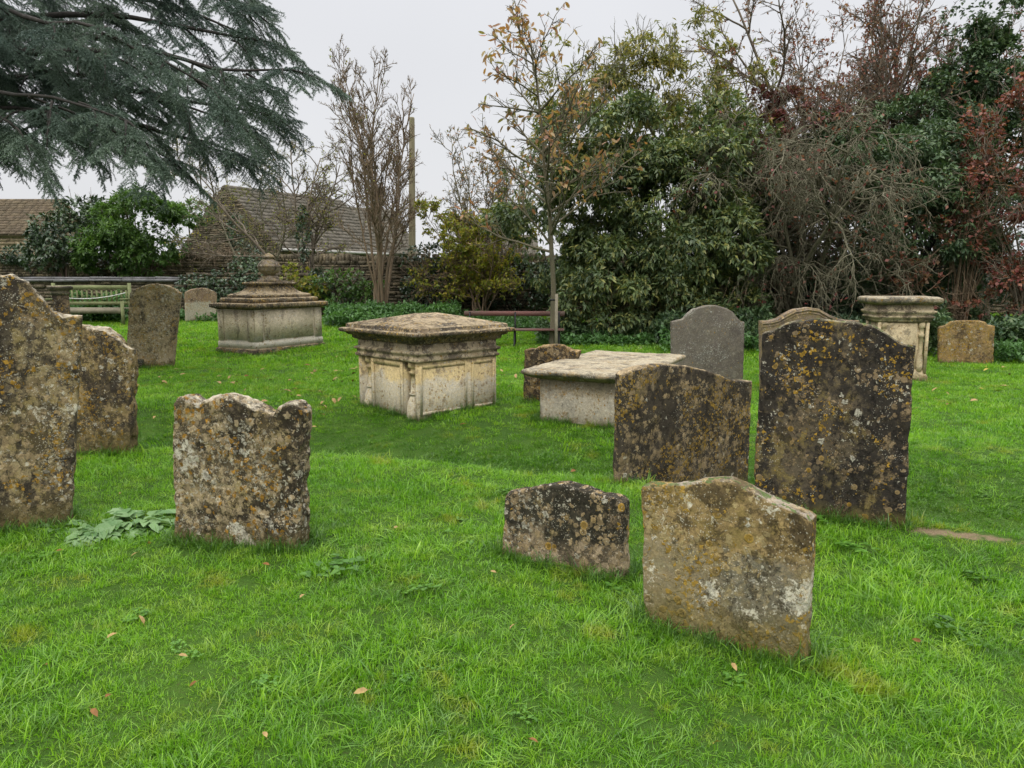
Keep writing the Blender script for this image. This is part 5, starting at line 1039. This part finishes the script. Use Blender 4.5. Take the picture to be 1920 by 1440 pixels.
# stalks in the dark under the bush
rng = np.random.default_rng(173); n = 170; px = rng.uniform(1060, 1420, n); Y = rng.uniform(16.2, 17.6, n); x = (px-960)/F_PX*Y; S = np.stack([x, Y, ground(x, Y)], -1)
lv = grow(rng, S, rng.normal(0, .25, (n, 3))+[0, -.1, 1], rng.uniform(.7, 1.6, n), .013, [dict(n=7, wig=.1), dict(k=3, n=4, lr=.4, ang=40, wig=.15, rmin=.007)]); mb = MB(); skel_mesh(mb, lv, (4, 3)); tag(mb.build('dead_stalks', m_bark_o), 'brown dead stalks standing in the dark under the evergreen bush', 'stalks', kind='stuff')
# --- lobed grey green plants beside the squat stone
def lobed_plant(base, seed, n, L, label):
    rng = np.random.default_rng(seed); root = empty('leafy_plant', base); tag(root, label, 'plant', 'lobed leafy weeds between the left stones')
    for q in range(n):
        mb = MB(); a = rng.uniform(0, 6.28); el = rng.uniform(.15, .75); D = np.array([math.cos(a)*math.cos(el), math.sin(a)*math.cos(el), math.sin(el)]); Lq = L*rng.uniform(.6, 1.15)
        t = np.linspace(0, 1, 7); mid = D[None]*Lq*t[:, None]+np.array([0, 0, -1])*(t**2*Lq*.45)[:, None]; tubes(mb, mid, .003*(1-.7*t), 4)
        for i in (2, 3, 4, 5, 6):
            for sg in ((-1, 1) if i < 6 else (0,)):
                T = norm(mid[i]-mid[i-1]); S = norm(np.cross(T, [0, 0, 1])); dd = norm(T*(.8 if sg else 1)+S*sg*.8+[0, 0, .1]); leaves(mb, mid[i][None], dd[None], np.array([[0, 0, 1.]])+rng.normal(0, .25, (1, 3)), Lq*(.30 if sg else .38)*rng.uniform(.8, 1.2), Lq*.22, curl=.25, hexa=True)
        mb.build('leaf', lf_grey, root)
for (px, py, sd, n, L, lab) in ((112, 990, 180, 12, .20, 'grey green lobed weed at the foot of the tall left gravestone'), (190, 1000, 181, 22, .22, 'spreading grey green weed between the tall left and the squat eared gravestones'), (258, 985, 182, 24, .26, 'tallest grey green weed left of the squat eared gravestone'), (312, 990, 183, 16, .20, 'grey green weed touching the left foot of the squat eared gravestone')):
    p = gnd(px, py); lobed_plant(p, sd, n, L, lab)
# --- cedar
CT = at(-430, 520, 12.5); CT[2] = g0(CT[0], 12.5); root = empty('cedar_tree', CT); tag(root, 'blue grey cedar reaching in from the left with drooping layered branches', 'tree')
rng = np.random.default_rng(190)
cps = [[(-430, 60, 12.5), (-100, 40, 11.2), (200, 30, 10.2), (370, 45, 9.8), (480, 70, 9.6)],
       [(-430, 130, 12.5), (-60, 90, 10.4), (230, 95, 9.4), (400, 130, 9.), (520, 128, 8.9)],
       [(-430, 180, 12.5), (0, 140, 11.2), (250, 170, 10.9), (410, 205, 10.8), (490, 205, 10.7)],
       [(-430, 215, 12.5), (0, 195, 11.7), (200, 218, 11.2), (330, 250, 11), (425, 285, 10.8)],
       [(-430, 215, 12.5), (-100, 165, 9.4), (50, 165, 8.4), (150, 190, 7.9), (235, 225, 7.7)],
       [(-430, 220, 12.5), (0, 200, 10.2), (180, 225, 9.7), (290, 285, 9.5)],
       [(-430, -60, 12.5), (0, -60, 10.2), (250, -50, 9.7), (380, -20, 9.6), (450, 5, 9.6)],
       [(-430, -200, 12.5), (100, -150, 10.2), (350, -110, 9.8), (420, -60, 9.8)],
       [(-430, 20, 12.5), (-60, 0, 8.9), (140, 40, 8.2), (290, 100, 7.9), (370, 150, 7.8)],
       [(-430, 120, 12.5), (-180, 120, 9.2), (-40, 170, 8.6), (30, 235, 8.4)],
       [(-430, 70, 12.5), (0, 40, 12.6), (250, 80, 12.9), (390, 140, 13.1), (450, 230, 13.)],
       [(-430, 100, 12.5), (-100, 90, 10.8), (100, 130, 10.0), (330, 190, 9.7), (450, 245, 9.6)],
       [(-430, -20, 12.5), (-100, -20, 13.), (150, -10, 13.2), (370, 10, 13.4), (440, 50, 13.3)]]
def spline(C, n):
    C = np.array([at(*c) for c in C]); s = np.concatenate([[0], np.cumsum(np.linalg.norm(np.diff(C, axis=0), axis=1))]); s /= s[-1]
    t = np.linspace(0, 1, n); out_ = np.stack([np.interp(t, s, C[:, k]) for k in range(3)], -1)
    for _ in range(6): out_[1:-1] = (out_[:-2]+2*out_[1:-1]+out_[2:])/4
    return out_
LP = np.stack([spline(c, 26) for c in cps]); LP[:, 3:, 2] += fbm(LP[:, 3:]*1.2, 4, 2)*.15
mb = MB(); tr_ = np.array([[0, 0, -.4], [.02, 0, 1.5], [.1, .05, 4], [.05, 0, 7], [0, .05, 10.5]])+CT; tubes(mb, tr_, np.array([.55, .42, .36, .27, .12]), 16); mb.build('trunk', m_bark_dark, root, smooth=True, origin=CT).location = (0, 0, 0)
secs_P, secs_D, secs_L = [], [], []
for Lm in LP:
    n = len(Lm)
    for i in range(8, n):
        T = norm(Lm[min(i+1, n-1)]-Lm[i-1]); fr_ = (i-8)/(n-8)
        for sg in (-1, 1):
            if rng.uniform() < .42: continue
            S = norm(np.cross(T, [0, 0, 1]))*sg; secs_P.append(Lm[i]+rng.normal(0, .04, 3)); secs_D.append(norm(T*rng.uniform(.5, 1.1)+S*rng.uniform(.5, 1.)+np.array([0, 0, rng.normal(-.04, .16)]))); secs_L.append((1.35-.85*fr_)*rng.uniform(.6, 1.2))
    secs_P.append(Lm[-1]); secs_D.append(norm(Lm[-1]-Lm[-3])); secs_L.append(.6)
lv = grow(rng, np.array(secs_P), np.array(secs_D), np.array(secs_L), .016, [dict(n=9, wig=.08, trop=(0, 0, -.5), taper=.3)])
mb = MB(); rad = np.linspace(1, .12, 26)[None]*np.array([.10, .10, .10, .11, .07, .08, .1, .1, .07, .06, .1, .08, .1])[:, None]; tubes(mb, LP, rad, 8); tubes(mb, lv[0][0], lv[0][1], 4); mb.build('limbs', m_bark_dark, root, origin=CT).location = (0, 0, 0)
# needle sprays: one spray template transformed many times
def spray(seed):
    rng = np.random.default_rng(seed); pts = []; dirs = []
    def shoot(p, d, L, droop):
        n = max(2, int(L/.02)); d = d.copy()
        for i in range(n):
            d[2] -= droop/n; d = d/np.linalg.norm(d); p = p+d*(L/n); pts.append(p.copy()); dirs.append(d.copy())
    L0 = .60; m = 10; p = np.zeros(3); d = np.array([1., 0, .1]); shoot(p, d, L0, .35)
    ax = np.array(pts); 
    for i in range(m):
        s = .12+.85*i/m; q = ax[int(s*(len(ax)-1))]
        for sg in (-1, 1):
            if rng.uniform() < .15: continue
            a = math.radians(rng.uniform(38, 62)); shoot(q, np.array([math.cos(a), sg*math.sin(a), rng.normal(.0, .16)]), L0*.46*(1-.5*s)*rng.uniform(.5, 1.3), .65)
    P = np.array(pts); D = np.array(dirs); kk = 9; n = len(P); Pk = np.repeat(P, kk, 0)+rng.normal(0, .004, (n*kk, 3)); Dk = norm(np.repeat(D, kk, 0)*.55+rng.normal(0, .6, (n*kk, 3))); S = norm(np.cross(Dk, rng.normal(0, 1, Dk.shape))); Ln = rng.uniform(.022, .036, n*kk)[:, None]
    return np.stack([Pk-S*.0036, Pk+S*.0036, Pk+Dk*Ln], 1).reshape(-1, 3)
SP = [spray(700+i) for i in range(4)]
mb = MB(); B9 = lv[0][0]; cnt = 0
for i in range(len(B9)):
    Lq = secs_L[i]; kf = max(2, int(Lq/.26))
    for j in range(kf+1):
        f = (j+.6)/(kf+.6)*8; i0 = min(int(f), 7); p = B9[i, i0]+(B9[i, i0+1]-B9[i, i0])*(f-i0); T = norm(B9[i, i0+1]-B9[i, i0])
        for sg in ((-1, 1) if j < kf else (0,)):
            S0 = norm(np.cross(T, [0, 0, 1])); X = norm(T*1.0+S0*sg*.75+rng.normal(0, .12, 3)+[0, 0, rng.normal(-.12, .22)]); Yv = norm(np.cross(np.array([0, 0, 1])+rng.normal(0, .18, 3), X)); Z = np.cross(X, Yv)
            s = rng.uniform(.55, 1.0)*(.95 if sg else .8); V = SP[rng.integers(4)]; M3 = np.stack([X, Yv, Z], 0)*s; W_ = V@M3+p; mb.add(W_, np.arange(len(W_)).reshape(-1, 3)); cnt += 1
lf_cedar = leaf_mat('cedar_needles', [(.04, .065, .045), (.075, .115, .085), (.18, .24, .195), (.03, .05, .035)], trans=0.0, rough=.6, spec=.2, tcol=(1, 1.05, .9), patch=.9)
print('cedar sprays', cnt)
mb.build('needles', lf_cedar, root, origin=CT).location = (0, 0, 0)
